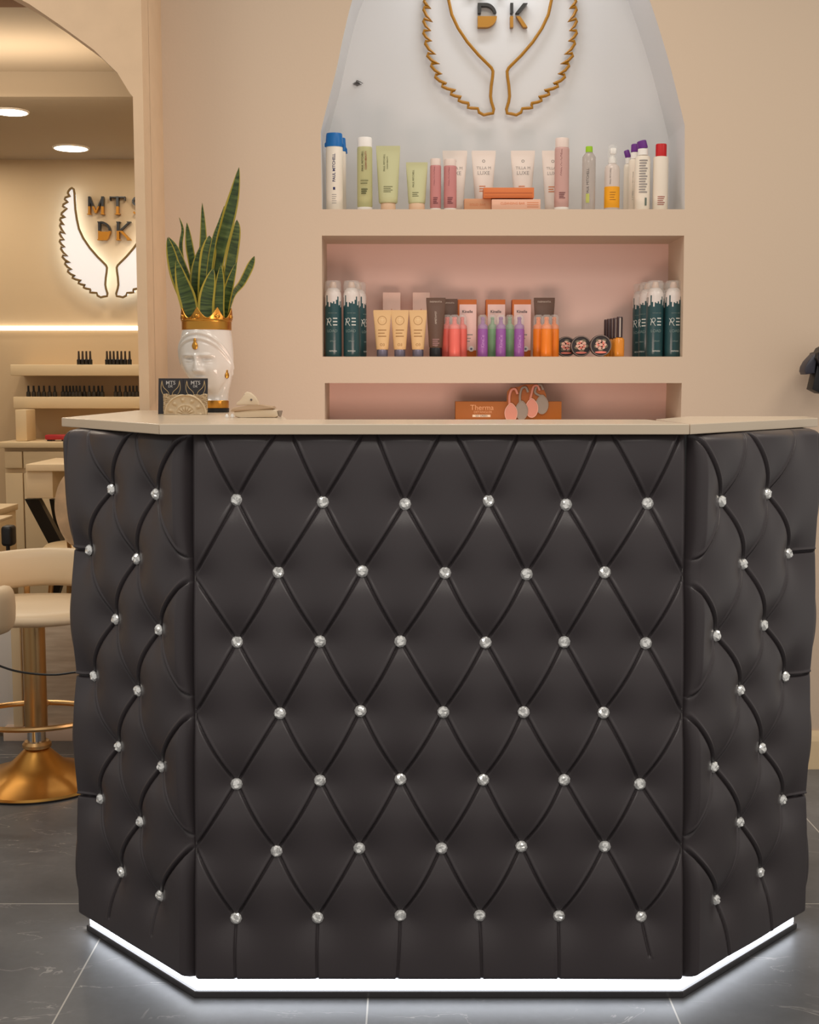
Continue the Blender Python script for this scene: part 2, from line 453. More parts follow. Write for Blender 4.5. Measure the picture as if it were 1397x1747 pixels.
rows = [[(338, 716), (488, 716), (633, 716), (764, 716), (895, 716), (1028, 716), (1170, 716)],
        [(404, 849), (551, 853), (691, 856), (833, 851), (965, 857), (1104, 855)],
        [(331, 978), (475, 970), (618, 968), (759, 971), (898, 973), (1031, 970), (1167, 976)],
        [(405, 1087), (546, 1086), (683, 1086), (828, 1088), (962, 1087), (1101, 1089)],
        [(332, 1212), (478, 1208), (615, 1204), (756, 1206), (893, 1206), (1029, 1207), (1165, 1212)],
        [(404, 1329), (546, 1323), (683, 1321), (824, 1322), (962, 1322), (1091, 1329)],
        [(333, 1441), (472, 1445), (613, 1440), (753, 1440), (889, 1437), (1031, 1437), (1164, 1441)],
        [(403, 1562), (542, 1561), (683, 1557), (818, 1557), (953, 1558), (1093, 1559)]]
CF = (BL, BR, TL, TR); cv = homog(CF)
ex = []
for (x, y), (x2, y2) in zip(rows[-1], [(405, 1668), (543, 1668), (677, 1668), (821, 1668), (951, 1668), (1104, 1620)]):
    ex.append((cv(x, y), cv(x2, y2), 0.8))
resF = tuft(CF, rows, 0.027, 0.105, ex, seed=1, sig=0.042)
pF = panel_obj(resF, desk); studs(pF, resF, range(1, 8), lambda u, v: u < 0.03 or u > 0.97)
rowsL = [[(150, 718), (232, 722), (322, 728)], [(193, 835), (269, 843)], [(155, 938), (236, 953), (330, 975)], [(200, 1056), (274, 1074)],
         [(163, 1153), (238, 1178), (332, 1208)], [(205, 1273), (278, 1307)], [(174, 1362), (242, 1401), (333, 1438)], [(210, 1487), (276, 1527)]]
CLp = (LBf, BL, LTf, Vector((BL.x, D, zt))); cl = homog(CLp)
exL = [(cl(155, 938), cl(134, 934), 1), (cl(163, 1153), cl(140, 1148), 1), (cl(174, 1362), cl(146, 1352), 1), (cl(210, 1487), cl(204, 1560), 0.6), (cl(276, 1527), cl(276, 1590), 0.4)]
resL = tuft(CLp, rowsL, 0.028, 0.135, exL, seed=2, sig=0.046, crease=1.7)
pL = panel_obj(resL, desk); studs(pL, resL, range(1, 8), lambda u, v: u > 0.95)
rowsR = [[(1180, 728), (1270, 723), (1356, 718)], [(1228, 855), (1306, 842)], [(1170, 980), (1265, 962), (1342, 944)], [(1219, 1084), (1300, 1066)],
         [(1168, 1210), (1260, 1177), (1337, 1154)], [(1215, 1308), (1297, 1276)], [(1165, 1442), (1259, 1402), (1332, 1364)], [(1218, 1534), (1294, 1487)]]
CRp = (BR, RBf, Vector((BR.x, D, zt)), RTf); cr = homog(CRp)
exR = [(cr(1342, 944), cr(1372, 938), 1), (cr(1337, 1154), cr(1366, 1146), 1), (cr(1332, 1364), cr(1361, 1352), 1), (cr(1218, 1534), cr(1224, 1622), 0.8), (cr(1294, 1487), cr(1296, 1585), 0.7)]
resR = tuft(CRp, rowsR, 0.028, 0.135, exR, seed=3, sig=0.046, crease=1.7)
pR = panel_obj(resR, desk); studs(pR, resR, range(1, 8), lambda u, v: u < 0.05)
# end panels running straight back
def endp(c0, seed, left):
    a = Vector((c0.x, c0.y, zb)); b = a + Vector((0, 0.42, 0)); up = Vector((0, 0, zt - zb))
    cs = (b, a, b + up, a + up) if left else (a, b, a + up, b + up)
    f = (lambda x: 1 - x) if left else (lambda x: x)
    ur = []
    for i, v in enumerate((0.735, 0.49, 0.235)): ur.append([(f(-0.02), v), (f(0.55), v - 0.0)])
    ex = [((f(0.0), v), (f(0.5), v), 1.2) for v in (0.735, 0.49, 0.235)]
    r = tuft(cs, None, 0.031, 0.0, ex, uvrows=ur, seed=seed, sig=0.06, nx=4, round_b=0.10, round_t=0.03, round_l=(0.04 if left else 0.02), round_r=(0.02 if left else 0.04))
    return panel_obj(r, desk)
endp(LBf, 4, True); endp(RBf, 5, False)
for p in (LBf, RBf):
    bm = B(); sg_ = 1 if p.x > 0 else -1
    tube(bm, [(p.x + sg_ * 0.001, p.y - 0.001, zb + 0.01), (p.x + sg_ * 0.001, p.y - 0.001, zt - 0.01)], 0.003, 8)
    mk('edge_piping', bm, LEATHER, desk, world=True)
# carcass behind the pads, plinth and glowing strip
def offset_line(p, q, r, s, d):
    """four-point open outline pushed outwards by d"""
    pts = [p, q, r, s]; out = []
    ns = []
    for a, b in zip(pts[:-1], pts[1:]):
        e = (b - a).normalized(); ns.append(Vector((e.y, -e.x)))
    for i, c in enumerate(pts):
        if i == 0: out.append(c + ns[0] * d)
        elif i == 3: out.append(c + ns[2] * d)
        else:
            m = (ns[i - 1] + ns[i]).normalized(); out.append(c + m * d / m.dot(ns[i]))
    return out
L2 = [Vector((p.x, p.y)) for p in (LBf, BL, BR, RBf)]
zl1, zl0 = at(750, 1668, D).z, at(750, 1690, D).z
bm = B(); o1 = offset_line(*L2, -0.012); pts = o1 + [Vector((o1[3].x, 2.95)), Vector((o1[0].x, 2.95))]
inn = offset_line(*L2, -0.05)
ring_ = o1 + [Vector((o1[3].x, 2.95)), Vector((inn[3].x - 0.0, 2.95))] + inn[::-1] + [Vector((inn[0].x, 2.95)), Vector((o1[0].x, 2.95))]
slab(bm, ring_, zb, zt)
mk('carcass', bm, BLACKS, desk, world=True, smooth=False)
bm = B(); o2 = offset_line(*L2, -0.004); i2 = offset_line(*L2, -0.03); slab(bm, o2 + i2[::-1], zl0, zl1 - 0.001)
s = mk('light_strip', bm, LEDM, desk, world=True, smooth=False); s['label'] = 'lit white strip along the desk base'
bm = B(); o3 = offset_line(*L2, 0.004); i3 = offset_line(*L2, -0.06)
slab(bm, o3 + i3[::-1], 0, zl0, 0.002)
mk('plinth', bm, PLINTH, desk, world=True, smooth=False)
# dotted seams where the front pad meets the wings
for sx_, a, b in ((1, TL, BL), (-1, TR, BR)):
    bm = B()
    for i in range(60):
        t = (i + 0.5) / 60; p = a.lerp(b, t) + Vector((sx_ * 0.004, -0.002, 0)); d_ = (b - a) / 60 * 0.3
        tube(bm, [p - d_, p + d_], 0.0009, 6)
    mk('seam', bm, mat('thread_grey', (92, 88, 86), 0.6), desk, world=True)

# ================================================================== countertop
zc = H + (ray(700, 723.5).z / ray(700, 723.5).y) * 2.235
th_ = 0.0185
ctop = thing('countertop', 'pale beige laminate countertop wrapping over the black tufted desk', 'countertop', (0.05, 2.6, zt))
V1 = Vector((atz(272, 723.5, zc).x, 2.235)); V2 = Vector((atz(1176, 723.5, zc).x, 2.235))
TLp = Vector((atz(105, 713, zc).x * 2.66 / atz(105, 713, zc).y, 2.66)); TRp = Vector((at(1395, 714, 2.64).x, 2.64))
bz = zc - th_
bm = B(); slab(bm, [(V1.x, V1.y), (V2.x, V2.y), (V2.x - 0.02, 2.53), (V1.x + 0.2, 2.53)], bz, zc, 0.0015)
mk('counter_slab', bm, COUNTER, ctop, world=True, smooth=False)
bm = B(); slab(bm, [(TLp.x, TLp.y), (V1.x - 0.0015, V1.y + 0.001), (V1.x + 0.198, 2.532), (-0.36, 3.40), (XP + 0.012, 3.40), (TLp.x, 3.40)], bz, zc, 0.0015)
mk('counter_slab', bm, COUNTER, ctop, world=True, smooth=False)
bm = B(); slab(bm, [(V2.x + 0.0015, V2.y + 0.001), (TRp.x, TRp.y), (TRp.x + 0.02, 2.78), (0.615, 2.78), (V2.x - 0.0, 2.54)], bz, zc, 0.0015)
mk('counter_slab', bm, COUNTER, ctop, world=True, smooth=False)
# ================================================================== shelf goods
ZS1, ZS2, ZS3 = at(850, 356.5, YW).z + 0.0005, at(850, 608.0, YW).z + 0.0005, at(850, 719, YW).z + 0.0005
INK = mat('ink_dark', (70, 66, 66), 0.6); INKB = mat('ink_blue', (40, 44, 92), 0.5); INKW = mat('ink_white', (214, 218, 212), 0.5)
INKR = mat('ink_brick', (150, 60, 44), 0.6); INKG = mat('ink_olive', (84, 86, 52), 0.6); INKP = mat('ink_plum', (104, 48, 56), 0.6); INKO = mat('ink_orange', (206, 130, 88), 0.6)
INKGR = mat('ink_grey', (150, 144, 140), 0.6); INKK = mat('ink_gold_brown', (150, 108, 58), 0.5)
CAPW = mat('cap_white', (238, 234, 228), 0.4); CLEAR = mat('clear_plastic', (236, 236, 232), 0.08, alpha=0.22, spec=0.6)
def spot(px, py_top, zs, Y):
    """foot point of a thing on a shelf and its height"""
    p = at(px, py_top, Y); return (p.x, Y, zs), p.z - zs
def px_m(n, y, Y): return n * mpp(y, Y)
def letter(parent, body, mt, size, z, wrap=None, vertical=False, x=0.0, yf=0.0, name='lettering', fit=None, rot=0.0, spacing=1.0, bold=0.0):
    bm = text_bm(body, size, 0.0005, bold, None, vertical, fit, spacing)
    if x: bmesh.ops.translate(bm, verts=bm.verts, vec=(x, 0, 0))
    if wrap:
        for v in bm.verts:
            a = v.co.x / wrap; r = wrap + 0.0002 - v.co.y
            v.co = (r * math.sin(a + rot), -r * math.cos(a + rot), v.co.z)
    else: bmesh.ops.translate(bm, verts=bm.verts, vec=(0, yf - 0.0002, 0))
    bmesh.ops.translate(bm, verts=bm.verts, vec=(0, 0, z))
    return mk(name, bm, mt, parent, smooth=False)
def patch(bm, r, a0, a1, z0, z1, n=6, t=0.0004):
    """a printed or pasted patch that hugs a cylinder"""
    rs = []
    for i in range(n + 1):
        a = a0 + (a1 - a0) * i / n
        rs.append([((r + q) * math.sin(a), -(r + q) * math.cos(a), z) for q, z in ((0, z0), (t, z0), (t, z1), (0, z1))])
    return rings(bm, rs)
def textlines(parent, r, mt, zs, half, n=3, gap=0.006, h=0.0018, rot=0.0):
    """small print too fine to read: rows of short bars"""
    bm = B()
    for i in range(n):
        k = half * (1 - 0.25 * ((i * 37) % 3) / 2)
        patch(bm, r, rot - half, rot - half + 2 * k * 0.95, zs - i * gap, zs - i * gap + h)
    return mk('small_print', bm, mt, parent, smooth=False)
def round_bottle(name, label, px, yt, wpx, Y, zs, bodyc, capc, cap_frac, cap_r=0.86, group=None, cat='bottle', base=None, shoulder=0.03, flat=0.8):
    loc, h = spot(px, yt, zs, Y); r = px_m(wpx, yt, Y) / 2
    o = thing(name, label, cat, loc, group=group)
    hb = h * (1 - cap_frac); b0 = 0.0
    if base:
        bm = B(); lathe(bm, [(r * 0.9, 0), (r * 0.98, 0.002), (r * 0.98, h * 0.05), (r * 0.9, h * 0.052)], 32, sy=flat); mk('base_cap', bm, base, o); b0 = h * 0.05
    bm = B(); lathe(bm, [(r * 0.9, b0), (r, b0 + 0.004), (r, hb - h * shoulder), (r * 0.985, hb - h * shoulder * 0.4), (r * cap_r * 0.98, hb)], 40, sy=flat)
    mk('body', bm, bodyc, o)
    bm = B(); lathe(bm, [(r * cap_r, hb), (r * cap_r, h - 0.003), (r * cap_r * 0.93, h)], 32, sy=flat); mk('cap', bm, capc, o)
    o['_h'] = h; o['_r'] = r
    return o, h, r
def squeeze(name, label, px, yt, wpx, Y, zs, col_, capc, cap_h_frac, cap_w=0.72, group=None, bot_w=0.78, top_line=None):
    """squeeze tube standing on its cap, flat crimp on top"""
    loc, h = spot(px, yt, zs, Y); wt = px_m(wpx, yt, Y)
    o = thing(name, label, 'tube', loc, group=group)
    hc = h * cap_h_frac; rc = wt * cap_w / 2
    bm = B(); lathe(bm, [(rc * 0.97, 0), (rc, 0.002), (rc, hc - 0.003), (rc * 0.93, hc)], 32, sy=0.9); mk('cap', bm, capc, o)
    rb = wt * bot_w / 2; bm = B(); rs = []
    for t in (0, 0.02, 0.1, 0.25, 0.45, 0.65, 0.8, 0.9, 0.93, 0.935, 1.0):
        z = hc + (h - hc) * t; a = rb + (wt / 2 - rb) * min(1, t / 0.93); d = max(0.0012, rb * 0.85 * (1 - min(1, t / 0.93) ** 1.5))
        if t == 0: a *= 0.93; d *= 0.9
        if t >= 0.935: d = 0.0012
        rs.append([(a * math.cos(2 * PI * i / 40), d * math.sin(2 * PI * i / 40), z) for i in range(40)])
    rings(bm, rs); body = mk('body', bm, col_, o)
    o['_h'] = h
    return o, h, wt, hc, rb
def tube_front(hc, h, rb, wt, z):
    t = min(1, max(0, (z - hc) / (h - hc)) / 0.93); return max(0.0012, rb * 0.85 * (1 - t ** 1.5))
def tletter(o, spec, body, mt, size, fz, vertical=False, x=0, name='lettering', fit=None):
    h, wt, hc, rb = spec; z = h * fz
    bm = text_bm(body, size, 0.0004, 0, None, vertical, fit)
    bmesh.ops.subdivide_edges(bm, edges=[e for e in bm.edges if e.calc_length() > 0.006], cuts=2)
    for v in bm.verts:
        zz = v.co.z + z; t = min(1, max(0, (zz - hc) / (h - hc)) / 0.93); a = rb + (wt / 2 - rb) * t
        xx = v.co.x + x; d = tube_front(hc, h, rb, wt, zz)
        v.co = (xx, -d * math.sqrt(max(0.02, 1 - (xx / a) ** 2)) + v.co.y - 0.0002, zz)
    return mk(name, bm, mt, o, smooth=False)
def tlines(o, spec, mt, fz, half, n=2, gap=0.006, hh=0.0016, x=0, dots=False):
    h, wt, hc, rb = spec; bm = B()
    for i in range(n):
        z0 = h * fz - i * gap; rs = []
        for k in range(9):
            xx = x - half + 2 * half * k / 8 * (1 - 0.2 * (i % 2)); cs = []
            for q, z in ((0, z0), (0.0005, z0), (0.0005, z0 + hh), (0, z0 + hh)):
                t = min(1, max(0, (z - hc) / (h - hc)) / 0.93); a = rb + (wt / 2 - rb) * t
                d = tube_front(hc, h, rb, wt, z); cs.append((xx, -d * math.sqrt(max(0.02, 1 - (xx / a) ** 2)) - q, z))
            rs.append(cs)
        rings(bm, rs)
    return mk('small_print', bm, mt, o, smooth=False)
Y1, Y1b = 3.752, 3.835
BRAND = 'PAUL MITCHELL'
# ---- top shelf
BW = mat('bottle_white', (232, 222, 206), 0.4); BLUEC = mat('cap_blue', (8, 104, 176), 0.35)
def blue_cap(o, h, r):
    bm = B(); lathe(bm, [(r * 1.03, h * 0.825), (r * 1.03, h * 0.86), (r * 0.95, h * 0.985), (r * 0.90, h)], 32, sy=0.8); mk('cap', bm, BLUEC, o)
    bm = B(); tube(bm, [(r * 0.8, 0, h * 0.9), (r * 1.08, 0, h * 0.86), (r * 1.12, 0, h * 0.80)], 0.0022, 8); mk('cap_hook', bm, BLUEC, o); bm = B()
    tube(bm, [(-r * 0.8, 0, h * 0.9), (-r * 1.05, 0, h * 0.87), (-r * 1.05, 0, h * 0.83)], 0.0022, 8); mk('cap_hook', bm, BLUEC, o)
def white_blue(px, yt, wpx, Y, label):
    loc, h = spot(px, yt, ZS1, Y); r = px_m(wpx, yt, Y) / 2
    o = thing('shampoo_bottle', label, 'bottle', loc)
    bm = B(); lathe(bm, [(r * 0.93, 0), (r, 0.004), (r, h * 0.82), (r * 0.9, h * 0.84)], 40, sy=0.8); mk('body', bm, BW, o)
    blue_cap(o, h, r); return o, h, r
o, h, r = white_blue(570, 228, 29, Y1, 'white shampoo bottle with bright blue cap at the left end of the top shelf')
letter(o, BRAND, INKB, 0.0135, h * 0.55, r * 0.8, True, fit=h * 0.36, bold=0.0003)
bm = B(); patch(bm, r * 0.8, -0.16, 0.16, h * 0.265, h * 0.30); mk('logo_square', bm, INKB, o, smooth=False)
textlines(o, r * 0.8, INKGR, h * 0.2, 0.5, 5)
o, h, r = white_blue(579, 236, 22, Y1b, 'white bottle with blue cap peeking out behind the blue capped shampoo bottle')
GREENB = mat('bottle_sage', (186, 184, 134), 0.4); GREENT = mat('tube_sage', (192, 192, 148), 0.45)
o, h, r = round_bottle('shampoo_bottle', 'tall sage green bottle with white cap next to the blue capped bottle', 622, 235, 26, Y1, ZS1, GREENB, CAPW, 0.13, 0.96, base=CAPW)
letter(o, BRAND, INKG, 0.010, h * 0.67, r * 0.9, True, x=-0.006, fit=h * 0.27); letter(o, 'CLEAN BEAUTY', INKR, 0.007, h * 0.68, r * 0.9, True, x=0.004, fit=h * 0.25)
textlines(o, r, INKG, h * 0.40, 0.55, 2, 0.008); textlines(o, r, INKG, h * 0.28, 0.45, 3, 0.006, 0.003)
o, h, wt, hc, rb = squeeze('cream_tube', 'large sage green squeeze tube standing on a peach cap', 662, 249, 41, Y1, ZS1, GREENT, mat('cap_peach', (226, 190, 158), 0.45), 0.12, 0.62)
sp = (h, wt, hc, rb); tletter(o, sp, BRAND, INKG, 0.011, 0.74, True, -0.011, fit=h * 0.27); tletter(o, sp, 'CLEAN BEAUTY', INKG, 0.006, 0.74, True, -0.002, fit=h * 0.2)
tlines(o, sp, INKG, 0.36, 0.013, 4, 0.005)
o, h, wt, hc, rb = squeeze('cream_tube', 'small sage green squeeze tube beside the pink bottles', 711, 277, 37, Y1, ZS1, GREENT, MATS['cap_peach'], 0.15, 0.74)
sp = (h, wt, hc, rb); tletter(o, sp, BRAND, INKG, 0.009, 0.66, True, -0.010, fit=h * 0.36); tlines(o, sp, INKG, 0.36, 0.009, 3, 0.005, x=-0.004)
PINKB = mat('bottle_rose', (196, 132, 130), 0.35); PINKC = mat('cap_rose_white', (226, 208, 198), 0.35)
for px, yt, w_, lab in ((743, 271, 19, 'small rose pink bottle nearest the small green tube'), (768, 272, 22, 'rose pink bottle standing in front of a white tube'),
                        (959, 236, 25, 'tall rose pink bottle right of the orange box, overlapping a white tube')):
    o, h, r = round_bottle('conditioner_bottle', lab, px, yt, w_, Y1, ZS1, PINKB if px < 900 else mat('bottle_dusty_pink', (200, 160, 152), 0.4), PINKC, 0.13, 0.93, base=CAPW)
    letter(o, BRAND, INKP, 0.0085, h * 0.66, r * 0.8, True, x=-0.005, fit=h * 0.36); textlines(o, r * 0.9, INKP, h * 0.24, 0.5, 4, 0.005)
TUBEW = mat('tube_white', (228, 216, 206), 0.4)
for px, w_, Y, lab in ((776, 42, Y1b, 'white squeeze tube partly hidden behind a rose pink bottle'), (825, 41, Y1b - 0.02, 'white squeeze tube behind the left end of the orange box'),
                    (892, 41, Y1b - 0.02, 'white squeeze tube behind the right end of the orange box'), (943, 37, Y1b, 'white squeeze tube half hidden by the tall rose bottle')):
    o, h, wt, hc, rb = squeeze('hair_mask_tube', lab, px, 257, w_, Y, ZS1, TUBEW, mat('cap_dark', (60, 54, 52), 0.4) if px in (776, 943) else CAPW, 0.05, 0.62, bot_w=0.66)
    sp = (h, wt, hc, rb); tletter(o, sp, 'O', INK, 0.012, 0.83); tletter(o, sp, 'TILLA M', INKGR, 0.010, 0.72, fit=wt * 0.6); tletter(o, sp, 'LUXE', INKGR, 0.009, 0.64, fit=wt * 0.5)
    tlines(o, sp, INKO, 0.42, 0.009, 3, 0.007, 0.003, x=-0.004)
def carton(name, label, x0, x1, yt, yb, Y, zs, dep, m, cat='box', group=None, z0=None, bev=0.0006, rz=0):
    p0, p1 = at(x0, yt, Y), at(x1, yt, Y); zb_ = zs if z0 is None else z0
    loc = ((p0.x + p1.x) / 2, Y + dep / 2, zb_); o = thing(name, label, cat, loc, rz, group)
    wd = (p1.x - p0.x) / 2; h = p0.z - zb_
    bm = B(); add_box(bm, (-wd, -dep / 2, 0), (wd, dep / 2, h), bev); mk('carton', bm, m, o)
    return o, wd, h
PEACH = mat('card_peach', (226, 178, 152), 0.55); PEACH2 = mat('card_tan_print', (206, 150, 112), 0.55); ORANGEC = mat('card_orange', (212, 118, 62), 0.5)
Yb = 3.722
o, wd, h1 = carton('soap_box', 'low tan printed box lying left of the stacked orange box', 792, 838, 339, 356, Yb + 0.02, ZS1, 0.05, PEACH2)
letter(o, 'SOLID BAR', INKO, 0.012, h1 * 0.5, yf=-0.025, fit=wd * 1.2)
o, wd, h2 = carton('soap_box', 'pale peach box lying under the orange box', 839, 922, 340, 356, Yb, ZS1, 0.05, PEACH)
letter(o, 'CLEANSING BAR', INKO, 0.010, h2 * 0.6, x=-0.01, yf=-0.025, fit=wd * 1.0)
bm = B()
for i in range(3): add_box(bm, (wd * 0.45, -0.0255, h2 * (0.25 + 0.2 * i)), (wd * 0.92, -0.0249, h2 * (0.31 + 0.2 * i)))
mk('small_print', bm, INKO, o, smooth=False)
zz = ZS1 + max(h1, h2) + 0.0006
o, wd, h = carton('soap_box', 'long orange box lying across the two peach boxes', 825, 911, 320, 340, Yb + 0.004, ZS1, 0.055, ORANGEC, z0=zz)
bm = B(); add_box(bm, (-wd * 0.96, -0.0279, h * 0.42), (wd * 0.94, -0.0273, h * 0.5)); add_box(bm, (-wd * 0.96, -0.0279, h * 0.12), (wd * 0.94, -0.0273, h * 0.18)); mk('stripe', bm, mat('card_copper', (176, 92, 48), 0.5), o, smooth=False)
# right end of the top shelf
CLB = mat('bottle_clear', (190, 178, 168), 0.12, alpha=0.55, spec=0.7)
o, h, r = round_bottle('serum_bottle', 'slim clear bottle with lime green cap on the top shelf', 1005, 250, 23, Y1, ZS1, CLB, mat('cap_lime', (150, 196, 20), 0.4), 0.09, 0.52, shoulder=0.18)
letter(o, BRAND, INK, 0.009, h * 0.45, r * 0.82, True, x=-0.005, fit=h * 0.4)
bm = B(); patch(bm, r * 0.86, -0.6, 0.0, h * 0.12, h * 0.26); mk('label_patch', bm, mat('label_lime', (178, 184, 96), 0.5), o, smooth=False)
loc, h = spot(1045, 248, ZS1, Y1); r = px_m(26, 300, Y1) / 2
o = thing('spray_bottle', 'clear spray bottle with a yellow band around its lower half', 'bottle', loc)
bm = B(); lathe(bm, [(r * 0.93, 0), (r, 0.003), (r, h * 0.62), (r * 0.9, h * 0.68), (r * 0.5, h * 0.72)], 36, sy=0.85); mk('body', bm, mat('bottle_milky', (222, 208, 198), 0.25, alpha=0.8), o)
bm = B(); lathe(bm, [(r * 1.01, h * 0.045), (r * 1.015, h * 0.05), (r * 1.015, h * 0.36), (r * 1.01, h * 0.365)], 36, sy=0.85); mk('yellow_band', bm, mat('label_amber', (232, 160, 16), 0.45), o)
bm = B(); lathe(bm, [(r * 0.48, h * 0.72), (r * 0.48, h * 0.80), (r * 0.3, h * 0.82), (r * 0.3, h * 0.86)], 24); add_box(bm, (-r * 0.35, -r * 0.6, h * 0.86), (r * 0.4, r * 0.35, h * 0.95), 0.003); mk('sprayer', bm, CAPW, o)
bm = B(); lathe(bm, [(r * 0.62, h * 0.73), (r * 0.62, h * 0.985), (r * 0.55, h)], 24); mk('overcap', bm, CLEAR, o)
letter(o, BRAND, INK, 0.008, h * 0.52, r * 0.86, True, x=-0.008, fit=h * 0.24); textlines(o, r * 0.87, mat('ink_amber', (150, 98, 10), 0.5), h * 0.27, 0.5, 4, 0.007)
PURP = mat('cap_purple', (104, 40, 132), 0.4)
def flip_bottle(px, yt, wpx, Y, label, tilt, small=False):
    loc, h = spot(px, yt, ZS1, Y); r = px_m(wpx, yt, Y) / 2
    o = thing('lotion_bottle', label, 'bottle', loc)
    bm = B(); lathe(bm, [(r * 0.93, 0), (r, 0.004), (r, h * 0.72), (r * 0.92, h * 0.77), (r * 0.6, h * 0.79)], 36, sy=0.8); mk('body', bm, BW, o)
    bm = B(); lathe(bm, [(r * 0.66, h * 0.79), (r * 0.66, h * 0.88)], 28); mk('collar', bm, CAPW, o)
    bm = B(); lathe(bm, [(r * 0.64, 0), (r * 0.66, 0.003), (r * 0.62, h * 0.105), (r * 0.5, h * 0.115)], 28)
    bmesh.ops.rotate(bm, verts=bm.verts, cent=(0, 0, 0), matrix=Matrix.Rotation(tilt, 3, 'Y')); bmesh.ops.translate(bm, verts=bm.verts, vec=(0, 0, h * 0.885)); mk('cap', bm, PURP, o)
    return o, h, r
o, h, r = flip_bottle(1072, 256, 15, 3.868, 'rearmost white bottle with a small dark purple cap, mostly hidden', -0.3)
o, h, r = flip_bottle(1083, 246, 20, 3.82, 'middle of the three purple capped white bottles', 0.0)
letter(o, BRAND, INK, 0.008, h * 0.4, r * 0.82, True, x=-0.009, fit=h * 0.4)
o, h, r = flip_bottle(1097, 240, 26, Y1, 'front white bottle with tilted purple flip cap and grey back label', -0.22)
textlines(o, r * 0.86, INKGR, h * 0.70, 0.7, 13, 0.0075, 0.0035)
bm = B(); patch(bm, r * 0.87, 0.25, 0.55, h * 0.07, h * 0.18); mk('barcode', bm, mat('ink_greygreen', (96, 110, 100), 0.6), o, smooth=False)
o, h, r = round_bottle('shampoo_bottle', 'white bottle with red cap at the right end of the top shelf', 1128, 246, 26, Y1, ZS1, BW, mat('cap_red', (190, 14, 20), 0.4), 0.185, 0.72)
letter(o, BRAND, INK, 0.008, h * 0.42, r * 0.8, True, x=-0.010, fit=h * 0.36); textlines(o, r * 0.86, INKR, h * 0.2, 0.6, 5, 0.0055)
# ---- middle shelf : dry shampoo cans
CAN = mat('can_teal', (30, 62, 66), 0.3, spec=0.6)
g = NT(CAN); tc = g.n('TexCoord'); sx = g.n('SeparateXYZ'); g.l(tc.outputs['Object'], sx.inputs[0])
an = g.math('MULTIPLY', g.math('ADD', g.math('ARCTAN2', sx.outputs[1], sx.outputs[0]), 3.1416), 5.6)
wn = g.n('TexWhiteNoise', noise_dimensions='1D'); g.l(g.math('FLOOR', an), wn.inputs['W'])
drip = g.math('SUBTRACT', 0.178, g.math('MULTIPLY', wn.outputs[0], 0.036))
fr = g.math('GREATER_THAN', sx.outputs[2], drip)
g.l(g.mix(fr, lin((40, 76, 80)), lin((222, 214, 208))), g.b.inputs['Base Color'])
NOZ = mat('nozzle_pale', (206, 178, 158), 0.4)
Ym, Ymb = 3.752, 3.83
loc, hcan = spot(568, 479, ZS2, Ym); rcan = px_m(28.5, 540, Ym) / 2
can = thing('dry_shampoo_can', 'x', 'spray can', (0, 0, 0))
hb = hcan * 0.90
bm = B(); lathe(bm, [(rcan * 0.95, 0), (rcan, 0.003), (rcan, hcan * 0.80), (rcan * 0.95, hcan * 0.835), (rcan * 0.82, hcan * 0.87), (rcan * 0.58, hcan * 0.90), (rcan * 0.4, hcan * 0.905)], 48); b = mk('can_body', bm, CAN, can)
k = 0.213 / hcan
g_ = 0
bm = B(); lathe(bm, [(rcan * 0.42, hcan * 0.905), (rcan * 0.44, hcan * 0.935), (rcan * 0.36, hcan * 0.965), (rcan * 0.30, hcan * 0.985)], 24)
mk('nozzle', bm, NOZ, can)
bm = B(); lathe(bm, [(rcan * 0.97, hcan * 0.86), (rcan * 0.97, hcan * 0.965), (rcan * 0.86, hcan * 0.998), (rcan * 0.4, hcan)], 32, cap0=False); mk('clear_cap', bm, CLEAR, can)
def can_text(c, rot):
    w = rcan + 0.0003
    # stylised R: a looped stroke, then three bars for the E
    bm = B(); zc_ = hcan * 0.455
    pts = [(-0.0185, -0.010), (-0.0165, 0.002), (-0.012, 0.010), (-0.0065, 0.0095), (-0.0055, 0.004), (-0.010, -0.001), (-0.0175, 0.000)]
    P3 = lambda q: [((w) * math.sin(x / w + rot), -(w) * math.cos(x / w + rot), zc_ + z) for x, z in q]
    s2 = [(p.x, p.y) for p in smoothline([(a, b_, 0) for a, b_ in pts], 5)]
    tube(bm, P3(s2), 0.0009, 6); tube(bm, P3([(-0.0195, 0.010), (-0.012, 0.0), (-0.0045, -0.012)]), 0.0009, 6)
    for dz in (-0.0105, -0.001, 0.0085): patch(bm, rcan, 0.0005 / w + rot, 0.0135 / w + rot, zc_ + dz, zc_ + dz + 0.0032)
    mk('logo', bm, INKW, c)
    letter(c, 'LOAD', mat('ink_teal_light', (122, 142, 138), 0.5), 0.013, hcan * 0.335, rcan, rot=rot, x=-0.002, fit=0.030)
    letter(c, 'INSTANT DRY', MATS['ink_teal_light'], 0.006, hcan * 0.57, rcan, rot=rot, fit=0.026)
    letter(c, 'SPRAY', MATS['ink_teal_light'], 0.006, hcan * 0.20, rcan, rot=rot, fit=0.018); letter(c, 'REFRESH', INKW, 0.006, hcan * 0.07, rcan, rot=rot, fit=0.022)
can_text(can, 0.0)
GC = 'teal spray cans on the middle shelf'
